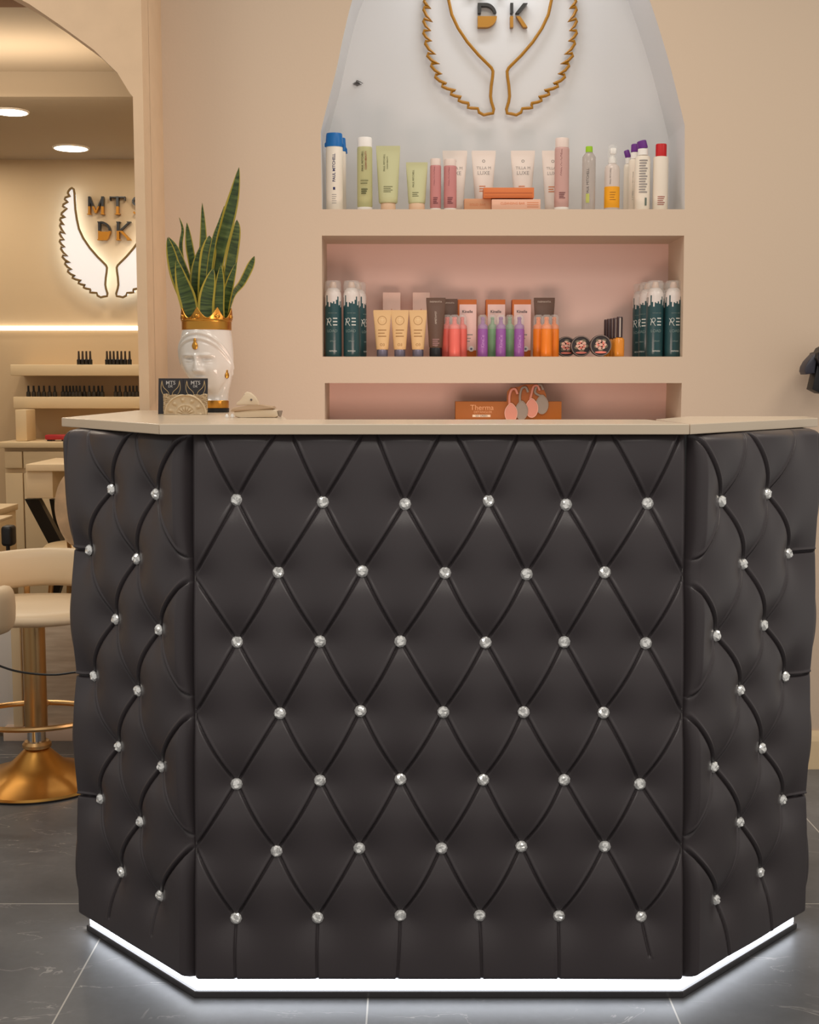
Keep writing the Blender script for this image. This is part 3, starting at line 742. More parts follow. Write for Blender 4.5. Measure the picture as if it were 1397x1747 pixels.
for i, (px, yt, Y, rz, lab) in enumerate(((568.5, 479, Ym, 0.0, 'teal dry shampoo can at the far left of the middle shelf'), (600, 479, Ym, 0.0, 'teal dry shampoo can, second from the left on the middle shelf'),
      (611, 483, 3.815, 1.2, 'teal dry shampoo can behind the left pair'), (1117, 480, Ym, 0.08, 'teal dry shampoo can in front, left one of the right group'),
      (1148, 478, Ym, 0.15, 'teal dry shampoo can at the far right of the middle shelf'), (1104, 482, 3.81, -0.9, 'teal dry shampoo can just behind the left one of the right group'),
      (1093, 487, 3.872, -0.45, 'teal dry shampoo can in the back left corner of the right group'), (1134, 484, 3.825, 0.9, 'teal dry shampoo can in back, seen between the right front pair'))):
    c = can if i == 0 else copy_tree(can)
    c.location = (at(px, 540, Y).x, Y, ZS2); c.rotation_euler = (0, 0, rz); c['label'] = lab; c['category'] = 'spray can'; c['group'] = GC
# pale boxes behind, tan tubes in front
Yk = 3.86
for x0, x1, lab in ((653, 683, 'plain peach box behind the left tan tubes'), (704, 733, 'plain peach box behind the right tan tube')):
    o, wd, h = carton('carton_box', lab, x0, x1, 499, 608, Yk, ZS2, 0.03, mat('card_blush', (244, 206, 190), 0.6))
    letter(o, '+', INKO, 0.02, h * 0.72, yf=-0.015)
TAN = mat('tube_tan', (222, 184, 132), 0.45); CAPS = mat('cap_slate', (122, 116, 132), 0.3, metal=0.5)
for px, lab in ((652, 'leftmost of the three tan hand cream tubes'), (682, 'middle of the three tan hand cream tubes'), (713, 'rightmost of the three tan hand cream tubes')):
    o, h, wt, hc, rb = squeeze('hand_cream_tube', lab, px, 529, 30.5, Ym, ZS2, TAN, CAPS, 0.15, 0.62, group='tan tubes on the middle shelf', bot_w=0.68)
    sp = (h, wt, hc, rb); tletter(o, sp, '+', mat('ink_cream', (232, 200, 150), 0.5), 0.026, 0.78); tlines(o, sp, INKK, 0.56, 0.012, 3, 0.009, 0.0022); tletter(o, sp, 'O3', INKK, 0.011, 0.25)
    bm = B(); n = 28; z0 = h * 0.775
    ring = []
    for i in range(n):
        a = 2 * PI * i / n; xx = 0.0125 * math.cos(a); z_ = z0 + 0.0125 * math.sin(a); t = (z_ - hc) / (h - hc) / 0.93; aa = rb + (wt / 2 - rb) * t
        ring.append((xx, -tube_front(hc, h, rb, wt, z_) * math.sqrt(1 - (xx / aa) ** 2) - 0.0002, z_))
    tube(bm, ring, 0.0006, 5, closed=True); mk('ring_mark', bm, INKK, o)
BRN = mat('tube_brown', (98, 72, 58), 0.4)
for px, yt, w_, Y, lab in ((743.5, 508, 33, Ym, 'front dark brown tube beside the coral bottles'), (766, 510, 29, Ymb, 'dark brown tube standing behind the front brown tube'),
                        (928.5, 508, 36, Ymb, 'dark brown tube standing behind the orange bottles')):
    o, h, wt, hc, rb = squeeze('hair_color_tube', lab, px, yt, w_, Y, ZS2, BRN, BLACK, 0.15, 0.66, bot_w=0.7)
    sp = (h, wt, hc, rb); tletter(o, sp, 'FARMAVITA', mat('ink_pale', (206, 190, 176), 0.5), 0.008, 0.93, fit=wt * 0.62)
    if px < 760: tletter(o, sp, 'AMETHYST', MATS['ink_pale'], 0.011, 0.66, True, fit=h * 0.22); tlines(o, sp, mat('ink_mauve', (150, 112, 108), 0.5), 0.28, 0.010, 4, 0.0055, 0.0032)
# orange cartons with pale labels
BOXO = mat('card_amber', (196, 104, 40), 0.5); LBL = mat('label_blush', (236, 200, 192), 0.5)
for x0, x1, lab in ((781, 813, 'orange carton with blush label behind the coral bottles'), (829, 862, 'orange carton with blush label between purple and green bottles'), (874, 906, 'orange carton with blush label left of the orange bottles')):
    o, wd, h = carton('carton_box', lab, x0, x1, 511, 608, 3.835, ZS2, 0.045, BOXO, rz=0.0)
    bm = B(); add_box(bm, (-wd * 0.82, -0.0229, h * 0.12), (wd * 0.98, -0.0223, h * 0.915)); mk('front_label', bm, LBL, o, smooth=False)
    letter(o, 'Kinelle', INK, 0.012, h * 0.79, x=0.001, yf=-0.0229, fit=wd * 1.1, bold=0.0002)
    bm = B(); add_box(bm, (-wd * 0.2, -0.0233, h * 0.38), (wd * 0.6, -0.0229, h * 0.40)); add_box(bm, (-wd * 0.2, -0.0233, h * 0.32), (wd * 0.4, -0.0229, h * 0.335)); add_box(bm, (-wd * 0.2, -0.0233, h * 0.27), (wd * 0.3, -0.0229, h * 0.285)); mk('small_print', bm, INKGR, o, smooth=False)
    bm = B(); n = 20; prism(bm, [(wd * 0.45 + 0.0085 * math.cos(2 * PI * i / n), h * 0.145 + 0.0085 * math.sin(2 * PI * i / n)) for i in range(n)], -0.0237, -0.0229); st = mk('round_sticker', bm, CAPW, o, smooth=False)
    bm = B(); prism(bm, [(wd * 0.45 + 0.0035 * math.cos(2 * PI * i / 6), h * 0.145 + 0.0035 * math.sin(2 * PI * i / 6)) for i in range(6)], -0.0241, -0.0237); mk('emblem', bm, mat('ink_steel', (110, 120, 150), 0.5), st, smooth=False)
# pump bottles with clear caps
def pump(px, wpx, Y, colname, rgb, label, group):
    m = mat(colname, rgb, 0.32, spec=0.5); loc, h = spot(px, 537, ZS2, Y); r = px_m(wpx, 570, Y) / 2
    o = thing('pump_bottle', label, 'pump bottle', loc, group=group)
    bm = B(); lathe(bm, [(r * 0.94, 0), (r, 0.003), (r, h * 0.635), (r * 0.97, h * 0.645)], 32); mk('body', bm, m, o)
    bm = B(); lathe(bm, [(r * 0.965, h * 0.645), (r * 0.965, h * 0.72), (r * 0.8, h * 0.755), (r * 0.42, h * 0.79), (r * 0.36, h * 0.88), (r * 0.42, h * 0.89), (r * 0.42, h * 0.94), (r * 0.2, h * 0.95)], 28)
    tube(bm, [(0, 0, h * 0.91), (0, -r * 0.5, h * 0.91), (0, -r * 0.7, h * 0.90)], r * 0.16, 8); mk('pump_head', bm, m, o)
    bm = B(); lathe(bm, [(r * 0.99, h * 0.66), (r * 0.97, h * 0.86), (r * 0.88, h * 0.955), (r * 0.55, h)], 28, cap0=False); mk('clear_cap', bm, CLEAR, o)
    return o, h, r
CO = 'coral pump bottles on the middle shelf'; PU = 'purple pump bottles on the middle shelf'; OR = 'orange pump bottles on the middle shelf'; GR = 'green pump bottles on the middle shelf'
pump(763, 18.5, 3.79, 'coral', (234, 112, 100), 'coral pump bottle at the left back of its trio', CO)
pump(788.5, 17, 3.79, 'coral', (234, 112, 100), 'coral pump bottle at the right back of its trio', CO)
pump(775.5, 19.5, Ym - 0.006, 'coral', (234, 112, 100), 'coral pump bottle in front of its trio', CO)
for px, lab in ((823.5, 'purple pump bottle on the left, beside the coral trio'), (854.5, 'purple pump bottle in the middle, between two green bottles'), (886, 'purple pump bottle on the right, beside the orange trio')):
    o, h, r = pump(px, 17.5, Ym, 'purple_plastic', (148, 88, 160), lab, PU); letter(o, 'Kinelle', mat('ink_lilac', (200, 150, 206), 0.5), 0.008, h * 0.36, r, True, fit=h * 0.3)
pump(840, 16, 3.80, 'jade', (124, 168, 128), 'jade green pump bottle left of the middle purple one', GR); pump(869.5, 16, 3.80, 'jade', (124, 168, 128), 'jade green pump bottle right of the middle purple one', GR)
pump(918.5, 18, 3.79, 'tangerine', (238, 130, 36), 'orange pump bottle at the left back of its trio', OR)
pump(945.5, 17, 3.79, 'tangerine', (238, 130, 36), 'orange pump bottle at the right back of its trio', OR)
pump(932.5, 19.5, Ym - 0.006, 'tangerine', (238, 130, 36), 'orange pump bottle in front of its trio', OR)
# round jars on edge with a rose on the lid
JAR = mat('jar_black', (50, 44, 44), 0.35); RIM = mat('jar_rim', (148, 134, 126), 0.35, metal=0.3); ROSE = mat('rose_print', (232, 132, 116), 0.5); ROSE2 = mat('rose_print_pale', (222, 178, 160), 0.5); LEAFP = mat('leaf_print', (110, 104, 84), 0.5)
def jar(px, r_px, Y, label, tw):
    r = px_m(r_px, 588, Y); p = at(px, 588, Y)
    o = thing('cosmetic_jar', label, 'jar', (p.x, Y, ZS2), group='round black jars on the middle shelf'); n = 40; rr = random.Random(int(px))
    def disc(prof, m, name, par=o):
        bm = B(); rs = [[(q * math.cos(2 * PI * i / n), y, r + q * math.sin(2 * PI * i / n)) for i in range(n)] for q, y in prof]; rings(bm, rs); return mk(name, bm, m, par)
    disc([(r * 0.93, 0.035), (r * 0.95, 0.033), (r * 0.95, 0.016)], JAR, 'jar_body')
    lid = disc([(r, 0.016), (r, 0.003), (r * 0.97, 0.0), (r * 0.90, 0.0004), (r * 0.89, 0.0012)], JAR, 'lid')
    bm = B(); tube(bm, [(r * 0.93 * math.cos(2 * PI * i / n), 0.0004, r + r * 0.93 * math.sin(2 * PI * i / n)) for i in range(n)], r * 0.045, 6, closed=True); mk('rim', bm, RIM, lid)
    bm = B()
    for k, (mi, cnt, dist, sz) in enumerate(((2, 5, 0.46, 0.24), (1, 7, 0.30, 0.24), (0, 5, 0.17, 0.22), (0, 1, 0, 0.2))):
        for i in range(cnt):
            a = tw + 2 * PI * i / cnt + k * 0.5; cx_, cz_ = r * dist * math.cos(a), r + r * 0.08 + r * dist * math.sin(a)
            m_ = 10; yy = 0.0004 - 0.0003 * k
            prism(bm, [(cx_ + r * sz * (0.8 + 0.3 * rr.random()) * math.cos(2 * PI * j / m_ + a), cz_ + r * sz * 0.72 * math.sin(2 * PI * j / m_ + a)) for j in range(m_)], yy - 0.0003, 0.0013, mi if (i + k) % 3 else (1 if mi == 0 else mi))
    prism(bm, [(r * 0.55 * math.cos(t), r - r * 0.62 + r * 0.10 * math.sin(t)) for t in [2 * PI * j / 14 for j in range(14)]], -0.0002, 0.0013, 0)
    mk('rose_print', bm, [ROSE, ROSE2, LEAFP], lid, smooth=False)
jar(966, 17.5, 3.80, 'black jar with rose lid, left of the three and furthest back', 0.2); jar(991.5, 17.8, 3.762, 'black jar with rose lid, middle of the three', 1.1); jar(1025, 18.4, 3.725, 'black jar with rose lid, right of the three and in front', 2.2)
# slim amber bottles with dark caps
AMB = mat('amber_liquid', (222, 140, 44), 0.2, spec=0.6); SIL = mat('cap_gunmetal', (84, 70, 72), 0.25, metal=0.6)
vial = None
for i, (px, Y) in enumerate(((1057, 3.735), (1050.5, 3.76), (1045, 3.79), (1040, 3.82), (1035.5, 3.85))):
    loc, h = spot(px, 540.5 if i == 0 else 542.5, ZS2, Y); r = px_m(9.0, 570, Y) / 2
    lab = ('front amber nail oil bottle with dark cap beside the round jars' if i == 0 else 'amber nail oil bottle with dark cap in the slanting row behind the front one')
    if i in (0, 1):
        o = thing('oil_bottle', lab, 'bottle', loc, group='slim amber bottles on the middle shelf' if i else 'slim amber bottles on the middle shelf')
        rb_ = r * (1.9 if i == 0 else 1.15)
        bm = B(); lathe(bm, [(rb_ * 0.92, 0.0), (rb_, 0.003), (rb_, h * 0.42), (rb_ * 0.8, h * 0.46), (r * 0.7, h * 0.5)], 24, sy=0.7); mk('bottle_glass', bm, AMB, o)
        bm = B(); lathe(bm, [(r * 1.15, h * 0.48), (r * 1.15, h * 0.97), (r * 1.0, h)], 24); mk('cap', bm, SIL, o)
        bm = B(); patch(bm, r * 1.16, -0.2, 0.25, h * 0.49, h * 0.97); mk('cap_stripe', bm, mat('silver_strip', (214, 196, 180), 0.25, metal=0.7), o)
        vial = o
    else:
        c = dup(vial, loc, lab)
# ---- lowest niche: brush display
Yd = 3.735
o, wd, h = carton('brush_display', 'rust brown brush display box with raised header in the lowest niche', 777, 958, 685, 719, Yd, ZS3, 0.06, mat('card_rust', (162, 90, 20), 0.55), cat='display box')
letter(o, 'Therma', mat('ink_apricot', (222, 160, 110), 0.5), 0.03, h * 0.68, x=-wd * 0.5, yf=-0.03, fit=wd * 0.44)
letter(o, 'DETANGLER', MATS['ink_apricot'], 0.01, h * 0.45, x=-wd * 0.48, yf=-0.03, fit=wd * 0.34)
bm = B(); add_box(bm, (-wd * 0.68, -0.0306, h * 0.2), (-wd * 0.34, -0.03, h * 0.32), 0.0002); b = mk('name_pill', bm, mat('label_cream', (232, 206, 176), 0.5), o, smooth=False)
letter(o, 'GO GREEN', INK, 0.007, h * 0.26, x=-wd * 0.51, yf=-0.0306, fit=wd * 0.22)
ox = o.location.x
def dl(px, py): p = at(px, py, Yd); return (p.x - ox, p.z - ZS3)
bm = B(); prism(bm, [dl(866, 705), dl(864, 690), dl(865, 668), dl(871, 661), dl(884, 660), dl(888, 658), dl(896, 656), dl(922, 655), dl(931, 672), dl(934, 690), dl(930, 705)], -0.0332, -0.0302); mk('header_card', bm, mat('card_rust_dark', (158, 84, 18), 0.55), o, smooth=False)
PB = mat('brush_rose', (206, 134, 112), 0.45); GB = mat('brush_grey', (142, 128, 114), 0.45)
for bx, by, tx, ty, m, k in ((871, 704, 875, 664, PB, 0), (889, 700, 893, 661, GB, 1), (906.5, 696, 913, 658, PB, 2), (924, 690, 919, 657, GB, 3)):
    c = dl(bx, by); t = dl(tx, ty); rx, rz_ = px_m(10.5, by, Yd), px_m(16, by, Yd)
    yb_ = -0.0335 - 0.004 * (3 - k) * 0.5
    pts = []
    for i in range(36):
        a = 2 * PI * i / 36; f = 1 - 0.38 * max(0, math.sin(a)) ** 2
        pts.append((c[0] + rx * f * math.cos(a), c[1] + rz_ * math.sin(a)))
    bm = B(); prism(bm, pts, yb_ - 0.005, yb_)
    hw = px_m(6.5, by, Yd)
    hand = smoothline([(c[0] - rx * 0.25, yb_ - 0.0025, c[1] + rz_ * 0.9), (t[0] - hw, yb_ - 0.0025, t[1] - 0.022), (t[0] - hw * 0.5, yb_ - 0.0025, t[1] - 0.003), (t[0] + hw * 0.5, yb_ - 0.0025, t[1]), (t[0] + hw * 1.1, yb_ - 0.0025, t[1] - 0.014)], 5)
    tube(bm, hand, 0.0036, 8)
    br = mk('hairbrush_cutout', bm, m, o); br['label'] = 'rose brush cutout' if m is PB else 'grey brush cutout'
    bm = B(); tube(bm, [(x, yb_ - 0.005, z) for x, z in pts], 0.0012, 6, closed=True); mk('brush_rim', bm, mat('brush_rim_pale', (222, 170, 148), 0.45) if m is PB else mat('brush_rim_grey', (150, 134, 118), 0.45), br)
# ================================================================== emblem on the niche wall
WZ = lambda X, Y_: (720 + X / 5.174, Y_ / 5.174)
tips = [(72, 70), (86, 188), (70, 268), (78, 362), (113, 478), (146, 565), (168, 655), (214, 740), (294, 800), (346, 858), (410, 912), (492, 958)]
bul = [(14, 85), (12, 188), (12, 292), (28, 385), (46, 492), (80, 582), (116, 680), (176, 762), (254, 832), (322, 888), (404, 950)]
uptips = [(150, -300), (122, -225), (108, -140), (88, -30)]
upbul = [(118, -335), (78, -255), (52, -165), (34, -55)]
def wing_pts():
    """one wing outline in picture units, from the top tip down the feathered edge and back up"""
    out = [(165, -400), (140, -380)]
    seq_t = uptips + tips; seq_b = upbul + [(14, 0 + 20)] + bul
    out = [(170, -402), (148, -388)]
    for i in range(len(seq_t)):
        if i < len(seq_b):
            b = seq_b[i]
            if i == 4: b = (18, 12)
        t = seq_t[i]
        # the feather bulges, runs diagonally to its tip, then hooks back outwards
        out += [(b[0] + 6, b[1] - 22), (b[0], b[1]), (b[0] * 0.62 + t[0] * 0.38, b[1] * 0.45 + t[1] * 0.55), t]
    out += [(502, 992), (545, 1015), (590, 1004), (625, 1000), (632, 965), (612, 900), (604, 850), (610, 760), (622, 680), (626, 630), (612, 600), (575, 562), (500, 488), (400, 372), (318, 250), (262, 130), (234, 0), (216, -120), (208, -240), (204, -330), (194, -385)]
    return out
def fix_wing():
    seq = wing_pts(); return seq
wing = fix_wing()
GOLDW = mat('gold_lacquer', (166, 114, 14), 0.4, metal=0.1)
Ysg = YN - 0.016
sgn = thing('wing_emblem', 'large gold angel wing emblem with letters mounted on the white arched niche wall', 'wall sign', tuple(at(853, 60, Ysg)))
MX = 688.0
for mir in (False, True):
    pts = [at(*WZ((2 * MX - x) if mir else x, y), Ysg) for x, y in wing]
    bm = B(); tube(bm, pts, px_m(2.7, 100, Ysg), 8, closed=True)
    mk('wing_outline', bm, GOLDW, sgn, world=True)
def arcpts(cx_, cy_, rx, ry, a0, a1, n=10): return [(cx_ + rx * math.cos(math.radians(a0 + (a1 - a0) * i / n)), cy_ - ry * math.sin(math.radians(a0 + (a1 - a0) * i / n))) for i in range(n + 1)]
def plate(polys, m, name):
    bm = B()
    for poly in polys:
        q = [at(*WZ(x, y), Ysg) for x, y in poly]
        prism(bm, [(p.x, p.z) for p in q], Ysg - 0.004, Ysg + 0.014)
    return mk(name, bm, m, sgn, world=True, smooth=False)
BK = mat('black_acrylic', (12, 11, 12), 0.3)
outer = arcpts(560, 136, 98, 108, 12, 90, 12); inner = arcpts(560, 136, 74, 80, 16, 90, 12)
plate([[(490, 28)] + outer[::-1] + inner + [(520, 56), (520, 118), (490, 118)]], BK, 'letter_top')
plate([[(490, 145), (660, 145)] + arcpts(560, 145, 100, 98, 0, -90, 12)[1:] + [(490, 243)]], GOLDW, 'letter_bottom')
plate([[(778, 28), (804, 28), (804, 118), (778, 118)], [(892, 30), (932, 30), (858, 118), (822, 118)]], BK, 'letter_top')
plate([[(776, 145), (804, 145), (804, 243), (776, 243)], [(830, 145), (864, 145), (930, 243), (892, 243)]], GOLDW, 'letter_bottom')
# upper line of letters, above the frame
for k, poly in enumerate(([(410, -180), (440, -180), (475, -110), (510, -180), (540, -180), (540, -40), (512, -40), (512, -120), (485, -70), (465, -70), (438, -120), (438, -40), (410, -40)], [(600, -180), (780, -180), (780, -152), (704, -152), (704, -40), (676, -40), (676, -152), (600, -152)])):
    plate([poly], BK, 'letter_top')
# loose wire stubs
p = at(609, 143, YN)
o = thing('wire_stub', 'small torn wire stub poking from the white niche wall left of the emblem', 'wire stub', (p.x, YN, p.z))
bm = B(); n = 12; prism(bm, [((0.009 + 0.003 * math.sin(3 * i)) * math.cos(2 * PI * i / n), (0.006 + 0.002 * math.cos(2 * i)) * math.sin(2 * PI * i / n)) for i in range(n)], -0.002, -0.0003); mk('torn_hole', bm, mat('hole_dark', (96, 92, 90), 0.8), o, smooth=False)
bm = B(); tube(bm, [(-0.004, 0, 0.002), (0.0, -0.010, 0.008), (0.012, -0.012, 0.002)], 0.0014, 6); tube(bm, [(-0.012, -0.003, 0.0), (-0.002, -0.008, -0.006), (0.014, -0.010, -0.004)], 0.0014, 6); tube(bm, [(0.0, -0.001, 0), (0.006, -0.008, 0.006), (0.018, -0.009, -0.001)], 0.0012, 6); mk('wires', bm, mat('wire_grey', (110, 108, 108), 0.5), o)
# ================================================================== things on the counter
CER = mat('ceramic_white', (214, 207, 198), 0.16, spec=0.6, coat=0.3)
Yh = 3.17; kh = mpp(640, Yh); zc0 = zc + 0.0005
pc = at(362, 640, Yh)
head = thing('head_planter', 'white ceramic head planter with a golden crown and forehead jewel', 'planter', (pc.x, Yh, zc0))
ybase = 704.0
zy = lambda y: (ybase - y) * kh
xo = lambda x: (x - 362) * kh
bm = B(); lathe(bm, [(24.5 * kh, 0), (25 * kh, 0.002), (25 * kh, zy(697.5)), (24 * kh, zy(697))], 40, c=(xo(365), 0)); mk('base', bm, BLACK, head)
bm = B(); lathe(bm, [(24 * kh, zy(697)), (24.6 * kh, zy(696)), (24.6 * kh, zy(685)), (23.6 * kh, zy(684))], 40, c=(xo(365), 0)); mk('neck_ring', bm, GOLD, head)
prof = [(684, 23.6, 23.5, 365), (678, 23.5, 23.5, 365), (670, 25, 26, 364.5), (663, 28, 29.5, 363), (655, 32.5, 34, 360.5), (646, 36.5, 38, 358), (636, 40, 41, 356), (625, 42.5, 43, 354.5), (612, 44.5, 44.5, 353),
        (600, 45, 45, 352.5), (588, 44.5, 44.5, 352.5), (576, 43, 43, 353), (566, 41, 41, 353.5), (563, 40.5, 40.5, 354)]
NV, NA = 130, 176
yaw = math.radians(-15)                      # turned a little to the viewer's left
bm = B(); rs = []
ys = [684 + (563 - 684) * j / NV for j in range(NV + 1)]
def interp(y, k):
    for a, b in zip(prof[:-1], prof[1:]):
        if b[0] <= y <= a[0]:
            t = (a[0] - y) / (a[0] - b[0]); return a[k] + (b[k] - a[k]) * t
    return prof[-1][k]
def sm(y, k): return (interp(min(684, y + 3), k) + interp(y, k) + interp(max(563, y - 3), k)) / 3
G = lambda d, s: math.exp(-(d / s) ** 2)
def relief(a, y):
    """surface relief in picture units; a = angle from the face centre in degrees"""
    d = 0.0; A = abs(a)
    face = G(A, 75)
    # hair bands sweeping down from the parting
    for off, amp in ((0, 2.6), (9, 2.4)):
        yc_ = 570.5 + off + 0.0062 * A ** 2
        if A < 100: d += amp * G(y - yc_, 3.0)
        d -= 1.0 * G(y - yc_ - 5, 2.0) * G(A, 70)
    d += 2.2 * G(A - 92, 22) * G(y - 625, 30)          # hair mass at the side
    d += 2.6 * G(A - 20, 14) * G(y - 608.5, 3.0)         # brows
    d -= 6.4 * G(A - 21, 13) * G(y - 617, 5.5)           # sockets
    d -= 2.0 * G(A - 8.5, 5) * G(y - 615, 5)
    d += 5.4 * G(A - 22.5, 9.0) * G(y - 618.5, 3.4)      # lids
    d -= 1.7 * G(A - 22.5, 9) * G(y - 620, 1.0); d -= 1.5 * G(A - 22.5, 10) * G(y - 614, 1.1)
    # nose
    if y < 640:
        t = max(0.0, min(1.0, (y - 606) / 27)); wn_ = 6.0 + 4.0 * t ** 2
        d += (2.0 + 7.5 * t) * G(a, wn_) * (1 if y < 635 else max(0, (640 - y) / 5)) * (0 if y < 604 else min(1, (y - 604) / 4))
    d += 2.4 * G(A - 9.5, 4.5) * G(y - 634, 3.5)       # nostrils
    d += 1.8 * G(A - 33, 16) * G(y - 634, 10)          # cheeks
    d -= 1.4 * G(A, 10) * G(y - 641.5, 2.6)
    d += 3.0 * G(A, 12) * G(y - 645.5, 2.3); d -= 1.8 * G(A, 12) * G(y - 648.5, 1.0); d += 3.2 * G(A, 10) * G(y - 651.5, 2.4)   # lips
    d += 3.6 * G(A, 13) * G(y - 661, 5)                # chin
    d -= 1.6 * G(A, 12) * G(y - 656, 2.4)
    d -= 6.0 * G(A, 50) * G(y - 676, 9)                # under the chin
    d -= 3.4 * G(A - 58, 16) * G(y - 664 + (A - 58) * 0.5, 7)
    d += 2.0 * G(A - 80, 7) * G(y - 628, 9)            # ear under the hair
    return d
for y in ys:
    cx_ = xo(sm(y, 3)); a_, b_ = sm(y, 1), sm(y, 2); ring = []
    for i in range(NA):
        ph = 2 * PI * i / NA; deg = math.degrees((ph + PI) % (2 * PI) - PI)
        r = relief(deg, y); dirx, diry = math.sin(ph + yaw), -math.cos(ph + yaw)
        ring.append((cx_ + (a_ + r) * kh * dirx, (b_ + r) * kh * diry, zy(y)))
    rs.append(ring)
rings(bm, rs); mk('head', bm, CER, head, sharp=80)
# crown
bm = B(); N = 128; rs_o = []; rs_i = []
cxk = xo(354)
def crown_top(ph):
    deg = (math.degrees(ph) + 12.0) % 45.0; t = abs(deg - 22.5) / 22.5     # 1 at a peak, 0 in a valley
    return 546.5 - 18.5 * t ** 1.7
rows_ = [(565.5, 41.2), (564.5, 42), (552, 42), (551, 42.2), (550, 43.2), (548.5, 43.2), (547.8, 42.6)]
out_r = [[(cxk + r * kh * math.sin(2 * PI * i / N), -r * kh * math.cos(2 * PI * i / N), zy(y)) for i in range(N)] for y, r in rows_]
top_o, top_m, top_i = [], [], []
for i in range(N):
    ph = 2 * PI * i / N; yt = crown_top(ph); fl = 43.2 + (547 - yt) * 0.06
    for lst, r, dy in ((top_o, fl + 0.7, 0.8), (top_m, fl, -0.6), (top_i, fl - 2.2, 0.6)): lst.append((cxk + r * kh * math.sin(ph), -r * kh * math.cos(ph), zy(yt + dy)))
bot_i = [(cxk + 39.0 * kh * math.sin(2 * PI * i / N), -39.0 * kh * math.cos(2 * PI * i / N), zy(563.2)) for i in range(N)]
rings(bm, out_r + [top_o, top_m, top_i, bot_i], cap1=False, cap0=False)
crown = mk('crown', bm, GOLD, head)
for k in range(8):
    ph = math.radians(45 * k - 12.0)
    bm = B(); bmesh.ops.create_uvsphere(bm, u_segments=14, v_segments=9, radius=4.4 * kh)
    bmesh.ops.scale(bm, verts=bm.verts, vec=(1.15, 0.7, 0.85)); bmesh.ops.rotate(bm, verts=bm.verts, cent=(0, 0, 0), matrix=Matrix.Rotation(ph, 3, 'Z'))
    mk('crown_stud', bm, GOLD, crown, loc=(cxk + 43.4 * kh * math.sin(ph), -43.4 * kh * math.cos(ph), zy(543.5)))
def on_head(deg, y, extra=0.0):
    ph = math.radians(deg); r = relief(deg, y) + extra
    return Vector((xo(sm(y, 3)) + (sm(y, 1) + r) * kh * math.sin(ph + yaw), -(sm(y, 2) + r) * kh * math.cos(ph + yaw), zy(y)))
def drop(name, y, deg, sc):
    p = on_head(deg, y, 1.0)
    bm = B(); lathe(bm, [(0.01 * kh, -7.5 * kh * sc), (3.6 * kh * sc, -6 * kh * sc), (5.4 * kh * sc, -1.5 * kh * sc), (4.6 * kh * sc, 2 * kh * sc), (2.2 * kh * sc, 6 * kh * sc), (2.8 * kh * sc, 8 * kh * sc), (1.6 * kh * sc, 10.5 * kh * sc), (0.01 * kh, 12.5 * kh * sc)], 20, sy=0.6)
    bmesh.ops.rotate(bm, verts=bm.verts, cent=(0, 0, 0), matrix=Matrix.Rotation(math.radians(deg) + yaw, 3, 'Z'))
    return mk(name, bm, GOLD, head, loc=p)
drop('forehead_jewel', 592, 0, 1.0)
e = drop('earring', 641, 72, 0.85)
# ---- snake plant in the crown
LEAF = mat('snake_leaf', (70, 92, 40), 0.4, spec=0.5)
g = NT(LEAF); uv = g.n('UVMap'); sx = g.n('SeparateXYZ'); g.l(uv.outputs[0], sx.inputs[0])
edge = g.math('GREATER_THAN', g.math('ABSOLUTE', g.math('SUBTRACT', sx.outputs[0], 0.5)), 0.37)
cmb = g.n('CombineXYZ'); g.l(g.math('MULTIPLY', sx.outputs[0], 0.5), cmb.inputs[0]); g.l(g.math('MULTIPLY', sx.outputs[1], 34.0), cmb.inputs[1])
oi = g.n('ObjectInfo'); g.l(g.math('MULTIPLY', oi.outputs['Random'], 30.0), cmb.inputs[2])
nz = g.n('TexNoise'); nz.inputs['Scale'].default_value = 1.0; nz.inputs['Detail'].default_value = 4; g.l(cmb.outputs[0], nz.inputs['Vector'])
gr = g.ramp(nz.outputs[0], [(0.34, lin((36, 52, 20))), (0.52, lin((64, 82, 34))), (0.7, lin((96, 110, 56)))])
g.l(g.mix(edge, gr, lin((160, 142, 46))), g.b.inputs['Base Color'])
plant = thing('snake_plant', 'variegated snake plant with yellow edged leaves growing from the crowned head planter', 'plant', (pc.x, Yh, zy(552) + zc0))
bm = B(); lathe(bm, [(38.2 * kh, -0.012), (38.2 * kh, 0), (20 * kh, 0.004), (0.1 * kh, 0.006)], 28, c=(cxk, 0)); mk('soil', bm, mat('potting_soil', (52, 40, 30), 0.95), plant)
